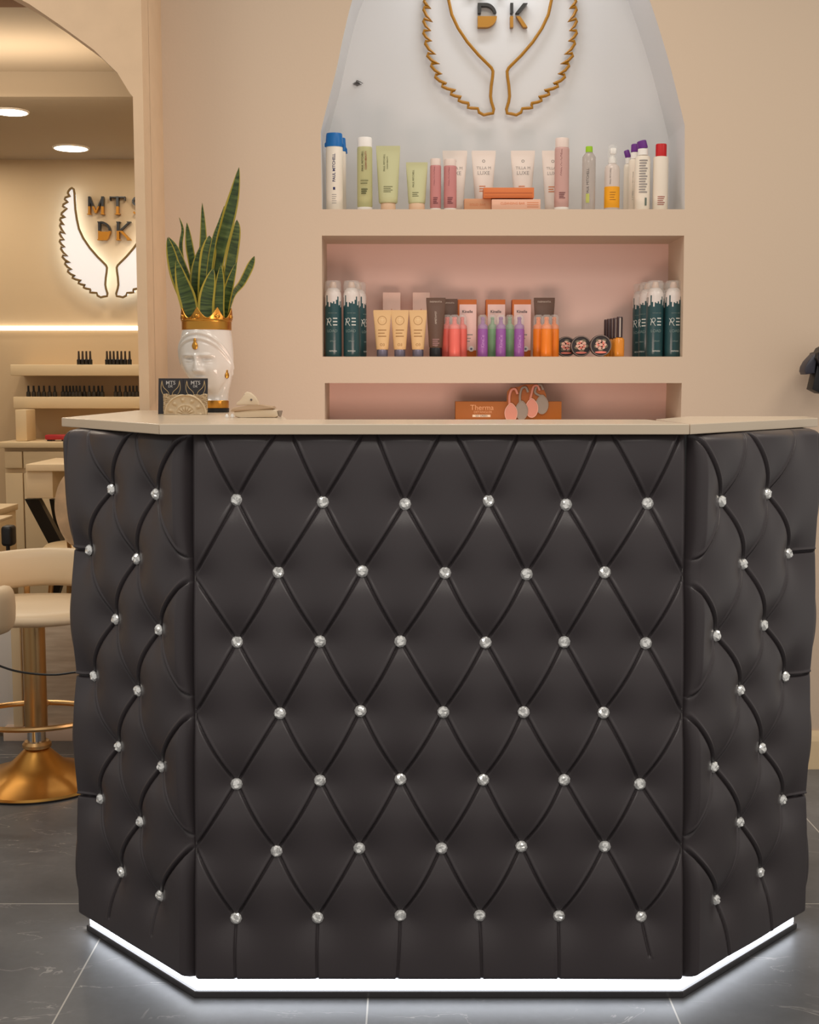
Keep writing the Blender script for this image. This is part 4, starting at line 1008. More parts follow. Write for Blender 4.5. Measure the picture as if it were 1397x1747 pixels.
def leaf(pts, wmax, dy0, dy1, turn=0.0, peak=0.45, twist=0.0, base_w=0.55):
    """pts: picture points from base to tip; dy: depth offset at base and tip"""
    n = len(pts); ws = []
    P = []
    for i, (x, y) in enumerate(pts):
        t = i / (n - 1); Yy = Yh + dy0 + (dy1 - dy0) * t; P.append(at(x, y, Yy))
    P = smoothline(P, 8); N_ = len(P); wm = wmax * kh / 2
    bm = bmesh.new(); uvl = bm.loops.layers.uv.new('UVMap'); rows_ = []
    for i, p in enumerate(P):
        t = i / (N_ - 1)
        if t < peak: w_ = base_w + (1 - base_w) * math.sin(t / peak * PI / 2)
        else: w_ = max(0.02, (1 - ((t - peak) / (1 - peak)) ** 1.8))
        w_ *= wm; tg = (P[min(N_ - 1, i + 1)] - P[max(0, i - 1)]).normalized()
        side = tg.cross(Vector((0, 1, 0))).normalized() * -1; nrm = side.cross(tg).normalized()
        a = turn + twist * t; s2 = side * math.cos(a) + nrm * math.sin(a); n2 = s2.cross(tg).normalized()
        th_ = 0.0018
        row = []
        for u in (-1, -0.72, -0.35, 0, 0.35, 0.72, 1): row.append((p + s2 * w_ * u + n2 * (w_ * 0.35 * (abs(u) ** 1.6 - 0.3)), (u + 1) / 2))
        for u in (0.6, 0, -0.6): row.append((p + s2 * w_ * u + n2 * (w_ * 0.35 * (abs(u) ** 1.6 - 0.3) + th_), (u + 1) / 2))
        rows_.append([(bm.verts.new(q), u, t) for q, u in row])
    for r0, r1 in zip(rows_[:-1], rows_[1:]):
        m = len(r0)
        for k in range(m):
            q = (r0[k], r0[(k + 1) % m], r1[(k + 1) % m], r1[k]); f = bm.faces.new([v[0] for v in q])
            for lp, v in zip(f.loops, q): lp[uvl].uv = (v[1], v[2])
    bm.faces.new([v[0] for v in rows_[0]][::-1]); bm.faces.new([v[0] for v in rows_[-1]])
    return mk('leaf', bm, LEAF, plant, world=True, sharp=70)
leaf([(358, 552), (366, 490), (376, 430), (389, 380), (401, 330), (408, 286)], 26, 0.0, 0.0, 0.15, 0.62, 0.25, 0.55)
leaf([(384, 552), (386, 500), (394, 445), (403, 395), (404, 375)], 21, 0.035, 0.05, -0.3, 0.5)
leaf([(384, 550), (396, 505), (412, 483), (425, 458), (434, 437)], 13, 0.01, 0.02, -0.5, 0.75, 0.3, 0.45)
leaf([(382, 552), (386, 515), (394, 480), (404, 447)], 17, -0.012, -0.005, 0.2, 0.5, 0, 0.8)
leaf([(346, 552), (348, 500), (352, 455), (356, 425), (357, 402)], 27, -0.01, 0.0, -0.25, 0.66, 0, 0.6)
leaf([(352, 540), (358, 460), (366, 410), (374, 382), (383, 352)], 12, -0.008, -0.006, 0.4, 0.35, 0.3, 0.8)
leaf([(347, 552), (346, 470), (347, 400), (345, 346)], 15, 0.045, 0.05, 0.0, 0.4)
leaf([(340, 552), (332, 470), (324, 420), (319, 380)], 16, 0.04, 0.045, 0.35, 0.6)
leaf([(330, 552), (314, 460), (309, 420), (312, 392), (306, 371)], 8, 0.045, 0.05, 0.4, 0.5)
leaf([(330, 552), (316, 510), (302, 470), (292, 430), (286, 405)], 23, 0.0, 0.005, 0.3, 0.5, -0.2, 0.6)
leaf([(343, 552), (334, 512), (318, 470), (301, 425), (287, 404)], 13, 0.02, 0.02, -0.1, 0.5)
leaf([(329, 554), (322, 515), (311, 480), (301, 442)], 31, -0.024, -0.02, 0.15, 0.4, 0, 0.85)
leaf([(340, 553), (336, 505), (336, 460), (342, 420)], 23, 0.012, 0.015, 0.2, 0.5)
leaf([(372, 554), (370, 510), (374, 470), (378, 440)], 24, 0.005, 0.01, -0.1, 0.45, 0, 0.85)
leaf([(352, 555), (352, 515), (358, 482), (364, 458)], 27, -0.030, -0.022, -0.1, 0.35, 0, 0.9)
leaf([(376, 555), (374, 520), (376, 480), (377, 452)], 20, -0.026, -0.02, 0.2, 0.4, 0, 0.9)
leaf([(362, 555), (362, 500), (366, 440), (371, 410)], 20, 0.03, 0.03, 0.1, 0.5)
# ---- business cards and their carved holder
Yc = 2.93; kc = mpp(680, Yc)
CARD = mat('card_black', (38, 34, 36), 0.5); CARDG = mat('card_gold', (186, 160, 116), 0.45); CARDW = mat('card_silver', (176, 172, 168), 0.5)
cw = 42 * kc; chh = 0.085
lean = math.radians(-9)
def card(px, i, label):
    p = at(px, 700, Yc)
    o = thing('business_card', label, 'business card', (p.x, Yc + i * 0.0016 + 0.004, zc0), group='black business cards in the carved holder')
    o.rotation_euler = (lean, 0, 0)
    bm = B(); add_box(bm, (-cw / 2, 0, 0), (cw / 2, 0.0006, 62 * kc), 0); mk('card', bm, CARD, o, smooth=False)
    return o
def emblem(o):
    bm = B()
    for s in (-1, 1):
        q1 = [(s * 6, 30), (s * 13, 35), (s * 16.5, 45), (s * 15, 58)]; q2 = [(s * 15, 58), (s * 12.5, 47), (s * 4, 38), (s * 2.5, 30)]
        line = [(a.x, a.y) for a in smoothline([(x, z, 0) for x, z in q1], 4)][:-1] + [(a.x, a.y) for a in smoothline([(x, z, 0) for x, z in q2], 4)]
        tube(bm, [(x * kc, -0.0004, z * kc) for x, z in line], 0.55 * kc, 5)
    mk('gold_wings', bm, CARDG, o)
    letter(o, 'MTS', CARDW, 0.010, 54 * kc, fit=16 * kc, bold=0.0001); letter(o, 'DK', CARDW, 0.009, 48 * kc, fit=8 * kc, bold=0.0001)
for px, side in ((290, 'left'), (332.5, 'right')):
    for i in range(4):
        o = card(px + (0.6 * i if px < 300 else -0.3 * i), i, f'front black card with gold wings, {side} half of the carved holder' if i == 0 else f'black business card behind the front one, {side} half of the carved holder')
        if i == 0: emblem(o)
CARV = mat('carved_resin', (206, 184, 150), 0.55, spec=0.4)
p0, p1 = at(279, 690, Yc - 0.01), at(354, 690, Yc - 0.01)
hold = thing('card_holder', 'cream carved card holder with leafy relief standing in front of the black cards', 'card holder', ((p0.x + p1.x) / 2, Yc - 0.012, zc0))
wd = (p1.x - p0.x) / 2; hh = 34 * mpp(690, Yc - 0.01)
bm = B(); NX, NZ = 110, 56; gv = []
for j in range(NZ + 1):
    row = []
    for i in range(NX + 1):
        u = -1 + 2 * i / NX; v = j / NZ
        top = hh * (0.97 + 0.035 * abs(math.sin(u * 3 * PI)) + (0.04 if abs(u) > 0.8 else 0))
        x, z = u * wd, v * top
        r = math.hypot(x / wd, (z / hh) * 0.95); a = math.atan2(z / hh, x / wd)
        rel = 0.0028 * G(r - 0.92, 0.035) + 0.003 * G(r - 0.70, 0.10) * max(0, math.cos(a * 11)) ** 0.8 + 0.0016 * G(r - 0.45, 0.05) + 0.0022 * G(r - 0.25, 0.12) * abs(math.cos(a * 7))
        rel += 0.0014 * math.sin(x * 900 + 3 * math.sin(z * 500)) * math.sin(z * 800 + 2 * math.cos(x * 600)) * (r > 0.98)
        row.append(bm.verts.new((x, -rel * 2.0, z)))
    gv.append(row)
for j in range(NZ):
    for i in range(NX): bm.faces.new((gv[j][i], gv[j][i + 1], gv[j + 1][i + 1], gv[j + 1][i]))
bk = [[bm.verts.new((gv[j][i].co.x, 0.0035, gv[j][i].co.z)) for i in range(NX + 1)] for j in (0, NZ)]
for i in range(NX):
    bm.faces.new((gv[NZ][i], gv[NZ][i + 1], bk[1][i + 1], bk[1][i])); bm.faces.new((bk[0][i], bk[0][i + 1], gv[0][i + 1], gv[0][i])); bm.faces.new((bk[1][i], bk[1][i + 1], bk[0][i + 1], bk[0][i]))
mk('carved_front', bm, CARV, hold, sharp=80)
bm = B(); add_box(bm, (-wd - 12 * kc, 0.003, 0), (wd, 0.030, 0.0004 + 0.0001), 0); mk('tray', bm, CARV, hold, smooth=False)
# ---- cream dispenser on the counter
Yt_ = 2.66; kt = mpp(700, Yt_); pt = at(437, 712, Yt_)
disp = thing('tape_dispenser', 'cream desk dispenser with a rounded fin lying right of the head planter', 'dispenser', (pt.x, Yt_ + 0.01, zc0))
zb0 = at(437, 714, Yt_); q = lambda x, y: ((x - 437) * kt, max(0.0, (713.5 - y) * kt))
DCR = mat('plastic_cream', (226, 206, 176), 0.45); DTAN = mat('plastic_tan', (188, 158, 126), 0.5)
bm = B(); prism(bm, [q(400, 703), q(402, 712), q(412, 713.5), q(470, 713.5), q(474, 711), q(472, 702), q(464, 699), q(436, 700)], -0.02, 0.028, bev=0.002); mk('body', bm, DCR, disp)
bm = B(); prism(bm, [q(394, 703), q(398, 697), q(425, 692.5), q(445, 692), q(466, 695), q(468, 698.5), q(438, 700), q(400, 703.5)], -0.024, 0.032, bev=0.0015); mk('arm', bm, DTAN, disp)
bm = B(); prism(bm, [q(402, 693), q(403, 688), q(408, 685), q(413, 682), q(416, 673), q(420, 670), q(426, 671.5), q(434, 678), q(439, 686), q(440, 692.5)], 0.0, 0.018, bev=0.002); fin = mk('fin', bm, DCR, disp)
bm = B(); lathe(bm, [(1.8 * kt, 0), (1.8 * kt, 0.002)], 16); bmesh.ops.rotate(bm, verts=bm.verts, cent=(0, 0, 0), matrix=Matrix.Rotation(PI / 2, 3, 'X')); x_, z_ = q(428, 683.5); mk('dot', bm, mat('dot_grey', (110, 100, 96), 0.5), fin, loc=(x_, -0.0001, z_))
bm = B(); prism(bm, [q(473, 702), q(480.5, 702), q(478, 713), q(475.5, 713)], 0.0, 0.012); mk('peg', bm, mat('peg_grey', (158, 140, 124), 0.5), disp, smooth=False)
for x1, y1 in ((387, 709.5), (394, 708)):
    p = at(x1, y1, 2.63); bm = B(); lathe(bm, [(2.6 * kt, 0.0), (3.2 * kt, 2 * kt), (2.2 * kt, 5 * kt), (1.0 * kt, 6.5 * kt)], 12)
    o = mk('push_pin', bm, CAPW, loc=(p.x, 2.63 + (0.02 if x1 > 390 else 0), zc0)); tag(o, 'tiny white pin lying on the counter, ' + ('nearer the dispenser' if x1 > 390 else 'nearer the head planter'), 'pin', 'tiny white pins on the counter')
# ================================================================== hair dryer hanging at the right
Yd2 = 3.60; kd = mpp(640, Yd2); pd = at(1392, 640, Yd2)
dry = thing('hair_dryer', 'black hair dryer hanging on the wall at the right edge', 'hair dryer', (pd.x, YW, pd.z))
q = lambda x, y: ((x - 1392) * kd, (640 - y) * kd)
NAVY = mat('dryer_navy', (52, 52, 62), 0.35)
yo = Yd2 - YW
bm = B(); prism(bm, [q(1368.5, 633), q(1369.5, 626), q(1374, 617), q(1381, 609), q(1387, 603), q(1388, 612), q(1387, 637), q(1371, 639)], yo - 0.02, yo + 0.03, bev=0.004); mk('nozzle', bm, NAVY, dry)
bm = B(); prism(bm, [q(1384, 612), q(1388, 602), q(1394, 600), q(1397, 594), q(1412, 586), q(1440, 590), q(1446, 612), q(1436, 630), q(1410, 634), q(1396, 634), q(1390, 622)], yo - 0.035, yo + 0.04, bev=0.006); mk('barrel', bm, BLACK, dry)
bm = B(); prism(bm, [q(1391, 618), q(1382, 664), q(1396, 671), q(1424, 674), q(1416, 620)], yo - 0.02, yo + 0.03, bev=0.004); mk('handle', bm, BLACK, dry)
bm = B(); prism(bm, [q(1402, 640), q(1402, 600), q(1420, 600), q(1420, 640)], yo + 0.028, 0.0005); mk('wall_bracket', bm, BLACKS, dry, smooth=False)
# ================================================================== room behind the arch
# downlights
for px, py, lab in ((18, 190, 'round ceiling downlight nearer the arch, at the left picture edge'), (121, 252, 'round ceiling downlight further back, nearest the far wall')):
    p = atz(px, py, ZC)
    o = thing('downlight', lab, 'ceiling light', (p.x, p.y, ZC), group='downlights in the far ceiling')
    r = 27.5 * mpp(py, p.y)
    bm = B(); lathe(bm, [(r, -0.006), (r * 0.98, -0.0065)], 36); mk('diffuser', bm, SPOTM, o)
    bm = B(); rs = [[(q_ * math.cos(2 * PI * i / 36), q_ * math.sin(2 * PI * i / 36), z) for i in range(36)] for q_, z in ((r * 1.01, -0.005), (r * 1.1, -0.006), (r * 1.12, -0.0005))]; rings(bm, rs, False, False); mk('trim_ring', bm, CAPW, o)
# LED line on the far wall
a, b = at(-60, 560, YF), at(262, 560, YF)
bm = B(); add_box(bm, (a.x, YF - 0.02, a.z - 0.011), (b.x, YF - 0.0005, a.z + 0.011), 0.003)
o = mk('wall_light_bar', bm, LEDW, world=True, loc=((a.x + b.x) / 2, YF, a.z)); tag(o, 'long glowing white light bar running across the far wall', 'wall light')
# illuminated wings and letters on the far wall
Yf2 = YF - 0.05
fs = thing('lit_wing_sign', 'backlit white wing sign with two line lettering on the far wall', 'wall sign', tuple(at(190, 420, Yf2)))
def FW(X, Y_):          # wing outline of the near emblem, scaled to the far one
    return (182.5 + (X - 605) / 1.47 / 4.657 * 0.9, 452.5 + (Y_ - 590) / 1.47 / 4.657 * 0.9) if False else (183 + (X - 622) / 5.174 / 1.47, 453 + (Y_ - 600) / 5.174 / 1.47)
WFACE = mat('wing_face_lit', (236, 232, 224), 0.5, emit=(225, 236, 255), es=0.30); HALO = mat('wing_halo_lit', (255, 255, 255), 0.5, emit=(206, 230, 255), es=3.2)
OUTL = mat('wing_outline_bronze', (120, 94, 52), 0.4, metal=0.3)
for mir in (False, True):
    pts = []
    for x, y in wing:
        px, py = FW(x, y)
        if mir: px = 2 * 191.7 - px
        pts.append(at(px, py, Yf2))
    bm = B(); prism(bm, [(p.x, p.z) for p in pts], Yf2 - 0.012, Yf2)
    f = mk('wing_face', bm, WFACE, fs, world=True, smooth=False)
    bm = B(); tube(bm, [p + Vector((0, -0.012, 0)) for p in pts], 0.0058, 6, closed=True); mk('wing_outline', bm, OUTL, f, world=True)
    c = sum((p for p in pts), Vector()) / len(pts)
    bm = B(); prism(bm, [((p.x - c.x) * 0.99 + c.x, (p.z - c.z) * 0.99 + c.z) for p in pts], Yf2 + 0.001, Yf2 + 0.012); mk('back_light', bm, HALO, f, world=True, smooth=False)
def far_text(body, x0, x1, y0, y1, gap):
    n = len(body); w_ = (x1 - x0)
    for i, ch in enumerate(body):
        cx_ = x0 + w_ * (i + 0.5) / n; half = w_ / n * (0.36)
        Ls, U, V_ = 3.2, y0, y1
        segs = []
        def seg(ax, ay, bx, by, t=2.3):
            t *= 0.78
            L = math.hypot(bx - ax, by - ay); nx_, ny_ = -(by - ay) / L * t, (bx - ax) / L * t
            segs.append([(ax + nx_, ay + ny_), (bx + nx_, by + ny_), (bx - nx_, by - ny_), (ax - nx_, ay - ny_)])
        l, r = cx_ - half, cx_ + half
        if ch == 'M':
            seg(l + 2, U, l + 2, V_); seg(r - 2, U, r - 2, V_, 2.8); seg(l + 2, U + 1, cx_, V_ - 3, 2.2); seg(r - 2, U + 1, cx_, V_ - 3, 1.5)
            for q_ in (l + 2, r - 2): seg(q_ - 3.5, V_ - 0.8, q_ + 3.5, V_ - 0.8, 0.9)
        elif ch == 'T':
            seg(cx_, U, cx_, V_, 2.8); seg(l, U + 1.2, r, U + 1.2, 1.2); seg(cx_ - 4.5, V_ - 0.8, cx_ + 4.5, V_ - 0.8, 0.9); seg(l + 0.7, U, l + 0.7, U + 7, 0.8); seg(r - 0.7, U, r - 0.7, U + 7, 0.8)
        elif ch == 'S':
            pp = [(cx_ + half * 0.8 * math.cos(t), U + (V_ - U) * 0.27 + (V_ - U) * 0.25 * -math.sin(t)) for t in [math.radians(30 + 240 * k / 8) for k in range(9)]] + [(cx_ + half * 0.8 * math.cos(t), U + (V_ - U) * 0.74 - (V_ - U) * 0.25 * math.sin(t)) for t in [math.radians(90 - 240 * k / 8) for k in range(9)]]
            for (ax, ay), (bx, by) in zip(pp[:-1], pp[1:]): seg(ax, ay, bx, by, 2.0)
        elif ch == 'D':
            seg(l + 3, U, l + 3, V_, 2.6); pp = [(l + 5 + (half * 2 - 7) * math.cos(t), (U + V_) / 2 - (V_ - U) / 2.15 * math.sin(t)) for t in [math.radians(90 - 180 * k / 10) for k in range(11)]]
            for (ax, ay), (bx, by) in zip(pp[:-1], pp[1:]): seg(ax, ay, bx, by, 2.2)
            seg(l, U + 0.8, l + 7, U + 0.8, 0.9); seg(l, V_ - 0.8, l + 7, V_ - 0.8, 0.9)
            segs.append([(l + 3, gap + 1.5), (r - 1.5, gap + 1.5), (r - 4, V_ - 4), (r - 8, V_), (l + 3, V_)])
        elif ch == 'K':
            seg(l + 3, U, l + 3, V_, 2.6); seg(r - 1, U + 1, l + 5, (U + V_) / 2 + 1, 1.6); seg(l + 7, (U + V_) / 2 - 1, r - 0.5, V_ - 1, 2.6)
            for a_, b_ in ((l, U + 0.8), (l, V_ - 0.8), (r - 5, U + 0.8), (r - 5, V_ - 0.8)): seg(a_, b_, a_ + 7, b_, 0.9)
        bm = B()
        for k, sg_ in enumerate(segs):
            P4 = [at(x, y, Yf2) for x, y in sg_]; prism(bm, [(p.x, p.z) for p in P4], Yf2 + 0.02 - 0.0003 * k, Yf2 + 0.045)
        zg = at(cx_, gap, Yf2).z
        bmesh.ops.bisect_plane(bm, geom=list(bm.verts) + list(bm.edges) + list(bm.faces), plane_co=(0, 0, zg), plane_no=(0, 0, 1))
        for f in bm.faces: f.material_index = 0 if f.calc_center_median().z > zg else 1
        mk('letter', bm, [BK, GOLDP], fs, world=True, smooth=False)
far_text('MTS', 143, 254, 334, 365, 351)
far_text('DK', 160, 224, 377, 409, 393)
# thick shelves
def shelf(y0, y1, x0, Yfront, label):
    a, b = at(x0, y0, Yfront), at(x0, y1, Yfront)
    bm = B(); add_box(bm, (a.x, Yfront, b.z), (XP - 0.035, YF - 0.0005, a.z), 0.004)
    o = mk('wall_shelf', bm, CREAM, world=True, loc=((a.x + XP) / 2, YF, b.z)); tag(o, label, 'shelf', 'thick shelves on the far wall'); return a.z
Ysf = 6.28
zu = shelf(622, 641, 17, Ysf, 'upper thick cream shelf below the light bar on the far wall')
zl = shelf(677, 697, 22, Ysf, 'lower thick cream shelf on the far wall, lined with dark bottles')
# nail polish bottles
NB, NC = mat('polish_black', (26, 24, 22), 0.25), mat('polish_cap', (58, 46, 36), 0.35)
NG = mat('polish_grey', (66, 62, 56), 0.25)
protos = {}
def polish(px, y0, y1, Y, z, group, label, glass=False):
    key = (y0, y1, glass); x = at(px, 650, Y).x
    if key not in protos:
        hh_ = at(px, y0, Y).z - z; wpx = 6.0 * mpp(650, Y)
        o = thing('nail_polish_bottle', label, 'nail polish', (x, Y, z), group=group)
        bm = B()
        if glass: lathe(bm, [(wpx * 0.6, 0), (wpx * 0.66, 0.002), (wpx * 0.6, hh_ * 0.42), (wpx * 0.3, hh_ * 0.5)], 14)
        else: lathe(bm, [(wpx * 0.56, 0), (wpx * 0.6, 0.002), (wpx * 0.6, hh_ * 0.36), (wpx * 0.32, hh_ * 0.44)], 14)
        mk('body', bm, NG if glass else NB, o)
        bm = B(); lathe(bm, [(wpx * 0.34, hh_ * 0.44), (wpx * 0.3, hh_ * 0.7), (wpx * 0.26, hh_)], 12); mk('cap', bm, BLACK if glass else NC, o)
        protos[key] = o; return o
    return dup(protos[key], (x, Y, z), label, group)
for px in (135.5, 142, 148.5, 155): polish(px, 599, 620, 6.36, zu, 'polish bottles in the small upper row', 'black nail polish bottle in the row of four on the upper shelf')
for px in (183.5, 189, 195, 201.5, 208, 214.5, 222): polish(px, 599, 620, 6.36, zu, 'polish bottles in the longer upper row', 'black nail polish bottle in the longer row by the pillar, upper shelf')
for px in (48, 57, 66, 74.5, 84, 93): polish(px, 658, 676, 6.36, zl, 'polish bottles in the left lower row', 'dark nail polish bottle in the left row of six, lower shelf', True)
for px in (107, 113, 119, 124.5, 130, 136, 143.5, 152, 160, 167.5, 174): polish(px, 658, 676, 6.36 + 0.02 * (px % 2 > 0.9), zl, 'polish bottles in the middle lower row', 'dark nail polish bottle in the long middle row, lower shelf', True)
for px in (197, 204, 214, 221, 227, 233): polish(px, 658, 676, 6.36, zl, 'polish bottles in the right lower row', 'dark nail polish bottle in the right row beside the pillar, lower shelf', True)
# cabinet below the shelves with a block post and a red tray on it
Ycf = 6.05
tp = at(5, 754, Ycf).z; lx_ = at(4, 754, Ycf).x
cab = thing('low_cabinet', 'long cream cabinet standing along the far wall under the shelves', 'cabinet', ((lx_ + XP) / 2, Ycf + 0.2, 0))
bm = B(); add_box(bm, (lx_ - 0.02, Ycf - 0.02, tp - 0.028), (XP - 0.04, YF - 0.001, tp), 0.004); mk('cabinet_top', bm, CREAM, cab, world=True)
bm = B(); add_box(bm, (lx_, Ycf + 0.03, 0.0), (XP - 0.045, YF - 0.002, tp - 0.029), 0); mk('cabinet_body', bm, CREAM, cab, world=True, smooth=False)
zdr = at(20, 803, Ycf).z
dx = (lx_ + 0.012, lx_ + 0.11 + 0.0, lx_ + 0.66)
for k in range(2):
    x0, x1 = (lx_ + 0.008, at(38, 800, Ycf).x) if k == 0 else (at(40, 800, Ycf).x, lx_ + 0.7)
    bm = B(); add_box(bm, (x0, Ycf, zdr + 0.012), (x1, Ycf + 0.029, tp - 0.045), 0.003); mk('drawer', bm, CREAM, cab, world=True)
    bm = B(); add_box(bm, (x0, Ycf, 0.06), (x1, Ycf + 0.029, zdr - 0.012), 0.003); mk('door', bm, CREAM, cab, world=True)
a, b = at(34, 697, 6.2), at(53, 697, 6.2)
bm = B(); add_box(bm, (a.x, 6.12, tp + 0.0005), (b.x, 6.27, at(34, 698.5, 6.2).z), 0.004)
o = mk('shelf_post', bm, CREAM, world=True, loc=((a.x + b.x) / 2, 6.2, tp)); tag(o, 'square cream post standing on the cabinet under the lower shelf', 'post')
a = at(79, 741.5, 6.15); b = at(118, 750, 6.15)
red = thing('red_tray', 'small red tray on dark feet lying on the far cabinet', 'tray', ((a.x + b.x) / 2, 6.15, tp + 0.0005))
bm = B(); add_box(bm, (a.x, 6.12, b.z), (b.x, 6.2, a.z), 0.006); mk('tray', bm, mat('red_plastic', (168, 40, 44), 0.4), red, world=True)
for x in (a.x + 0.02, b.x - 0.02):
    bm = B(); add_box(bm, (x - 0.012, 6.13, tp + 0.0005), (x + 0.012, 6.19, b.z + 0.002), 0.001); mk('foot', bm, BLACK, red, world=True, smooth=False)
# manicure table with crossed black legs
Yt = 5.3
zt_ = at(60, 792, Yt).z; lxt = at(43, 792, Yt).x; rxt = XP - 0.06
WT = mat('white_laminate', (228, 206, 170), 0.4)
tab = thing('manicure_table', 'cream manicure table with deep apron and crossed black legs', 'table', (lxt + 0.4, Yt + 0.25, 0))
bm = B(); add_box(bm, (lxt, Yt, zt_ - 0.03), (rxt, Yt + 0.45, zt_), 0.004); mk('tabletop', bm, WT, tab, world=True)
za = at(60, 851, Yt).z
bm = B(); add_box(bm, (lxt - 0.005, Yt + 0.02, za), (at(87, 800, Yt).x, Yt + 0.43, zt_ - 0.0305), 0.004); mk('apron', bm, WT, tab, world=True)
def bar(x0, y0, x1, y1, w0, Y0, dep):
    a, b = at(x0, y0, Y0), at(x1, y1, Y0); bm = B()
    prism(bm, [(a.x, a.z), (a.x + w0, a.z), (b.x + w0, b.z), (b.x, b.z)], Y0, Y0 + dep); return mk('leg', bm, BLACKS, tab, world=True, smooth=False)
LW = 25 * mpp(850, Yt)
bar(42, 851.5, 108, 975, LW * 0.95, Yt + 0.06, 0.05)
bar(84, 851.5, 104, 955, LW * 0.32, Yt + 0.30, 0.05)
bar(100, 955, 52, 1113.5, LW * 0.7, Yt + 0.14, 0.05)
bar(112, 955, 122, 1113, LW * 0.7, Yt + 0.22, 0.05)
# oval backed chair beyond the table
Yo = 4.95; ko = mpp(870, Yo); po = at(131, 868, Yo)
ch = thing('oval_back_chair', 'chair with pale wood grained oval back beside the crossed black legs', 'chair', (po.x, Yo + 0.2, 0))
WOODP = mat('pale_wood', (214, 184, 148), 0.5, var=0.16, bscale=16)
bm = B(); n = 48; prism(bm, [(po.x + 38 * ko * math.cos(2 * PI * i / n) * (1 - 0.10 * max(0, -math.sin(2 * PI * i / n))), po.z + 66 * ko * math.sin(2 * PI * i / n)) for i in range(n)], Yo, Yo + 0.03, bev=0.006); mk('backrest', bm, WOODP, ch, world=True)
bm = B(); lathe(bm, [(0.19, 0.43), (0.21, 0.44), (0.21, 0.47), (0.19, 0.49)], 32, c=(po.x, Yo + 0.24)); mk('seat', bm, CREAM, ch, world=True)
for sx_ in (-1, 1):
    bm = B(); tube(bm, [(po.x + sx_ * 0.045, Yo + 0.05, 0.47), (po.x + sx_ * 0.045, Yo + 0.035, po.z - 55 * ko)], 0.009, 8); mk('back_post', bm, GOLDS, ch, world=True)
    for sy_ in (-1, 1):
        bm = B(); tube(bm, [(po.x + sx_ * 0.13, Yo + 0.24 + sy_ * 0.13, 0.44), (po.x + sx_ * 0.17, Yo + 0.24 + sy_ * 0.17, 0.0)], 0.010, 8); mk('leg', bm, GOLDS, ch, world=True)
# work station at the left with a lamp head
Yw = 4.75
zw = at(31, 859, Yw + 0.4).z; xr = at(31, 859, Yw + 0.4).x
ws = thing('work_station', 'cream block work station at the left picture edge behind the stools', 'work station', (xr - 0.3, Yw + 0.2, 0))
bm = B(); add_box(bm, (xr - 0.65, Yw, zw - 0.025), (xr, Yw + 0.4, zw), 0.003); mk('station_top', bm, WT, ws, world=True)
bm = B(); add_box(bm, (xr - 0.63, Yw + 0.01, 0), (xr - 0.004, Yw + 0.38, zw - 0.0255), 0.003); mk('station_body', bm, CREAM, ws, world=True)
a = at(12, 882, Yw - 0.06)
bm = B(); add_box(bm, (xr - 0.63, Yw - 0.14, a.z - 0.012), (a.x, Yw + 0.009, a.z), 0.003); mk('pull_out_shelf', bm, WT, ws, world=True)
Yn = 4.40; kn = mpp(914, Yn); pn = at(15, 914, Yn)
lamp = thing('nail_lamp', 'black rounded lamp head on a thin stand at the left edge', 'lamp', (pn.x, Yn, 0))
bm = B(); add_box(bm, (pn.x - 9.6 * kn, Yn - 0.03, pn.z - 17 * kn), (pn.x + 9.6 * kn, Yn + 0.03, pn.z + 18 * kn), 0.012, seg=4); mk('lamp_head', bm, BLACK, lamp, world=True)
bm = B(); tube(bm, [(pn.x - 0.004, Yn, 0.015), (pn.x - 0.004, Yn, pn.z - 16 * kn)], 0.007, 10); mk('stem', bm, BLACK, lamp, world=True)
bm = B(); lathe(bm, [(0.10, 0), (0.10, 0.01), (0.03, 0.018)], 28, c=(pn.x, Yn)); mk('stand_base', bm, BLACK, lamp, world=True)
# low cabinet front of pale stone behind the stool
Yp = 4.0
zs0 = at(90, 1022, Yp).z; xl_ = at(40, 1200, Yp).x
fr_ = thing('low_divider', 'low divider with pale grained front and cream skirting behind the stools', 'divider', (xl_ + 0.2, Yp + 0.05, 0))
bm = B(); add_box(bm, (xl_, Yp, 0.045), (XJ - 0.02, Yp + 0.10, zs0), 0.003); mk('grained_front', bm, STONE, fr_, world=True)
bm = B(); add_box(bm, (at(24, 1200, Yp).x, Yp - 0.012, 0.045), (xl_ - 0.0005, Yp + 0.11, zs0), 0.003); mk('end_post', bm, CREAM, fr_, world=True)
bm = B(); add_box(bm, (xl_ - 0.9, Yp + 0.02, 0.03), (at(24, 1200, Yp).x - 0.0005, Yp + 0.10, zs0), 0.003); mk('side_panel', bm, mat('panel_grey_white', (222, 216, 208), 0.5), fr_, world=True)
bm = B(); add_box(bm, (at(9, 1256, Yp).x, Yp - 0.02, 0.0), (XJ - 0.02, Yp + 0.10, 0.0445), 0.002); mk('skirting', bm, mat('skirting_blush', (232, 204, 180), 0.45), fr_, world=True)
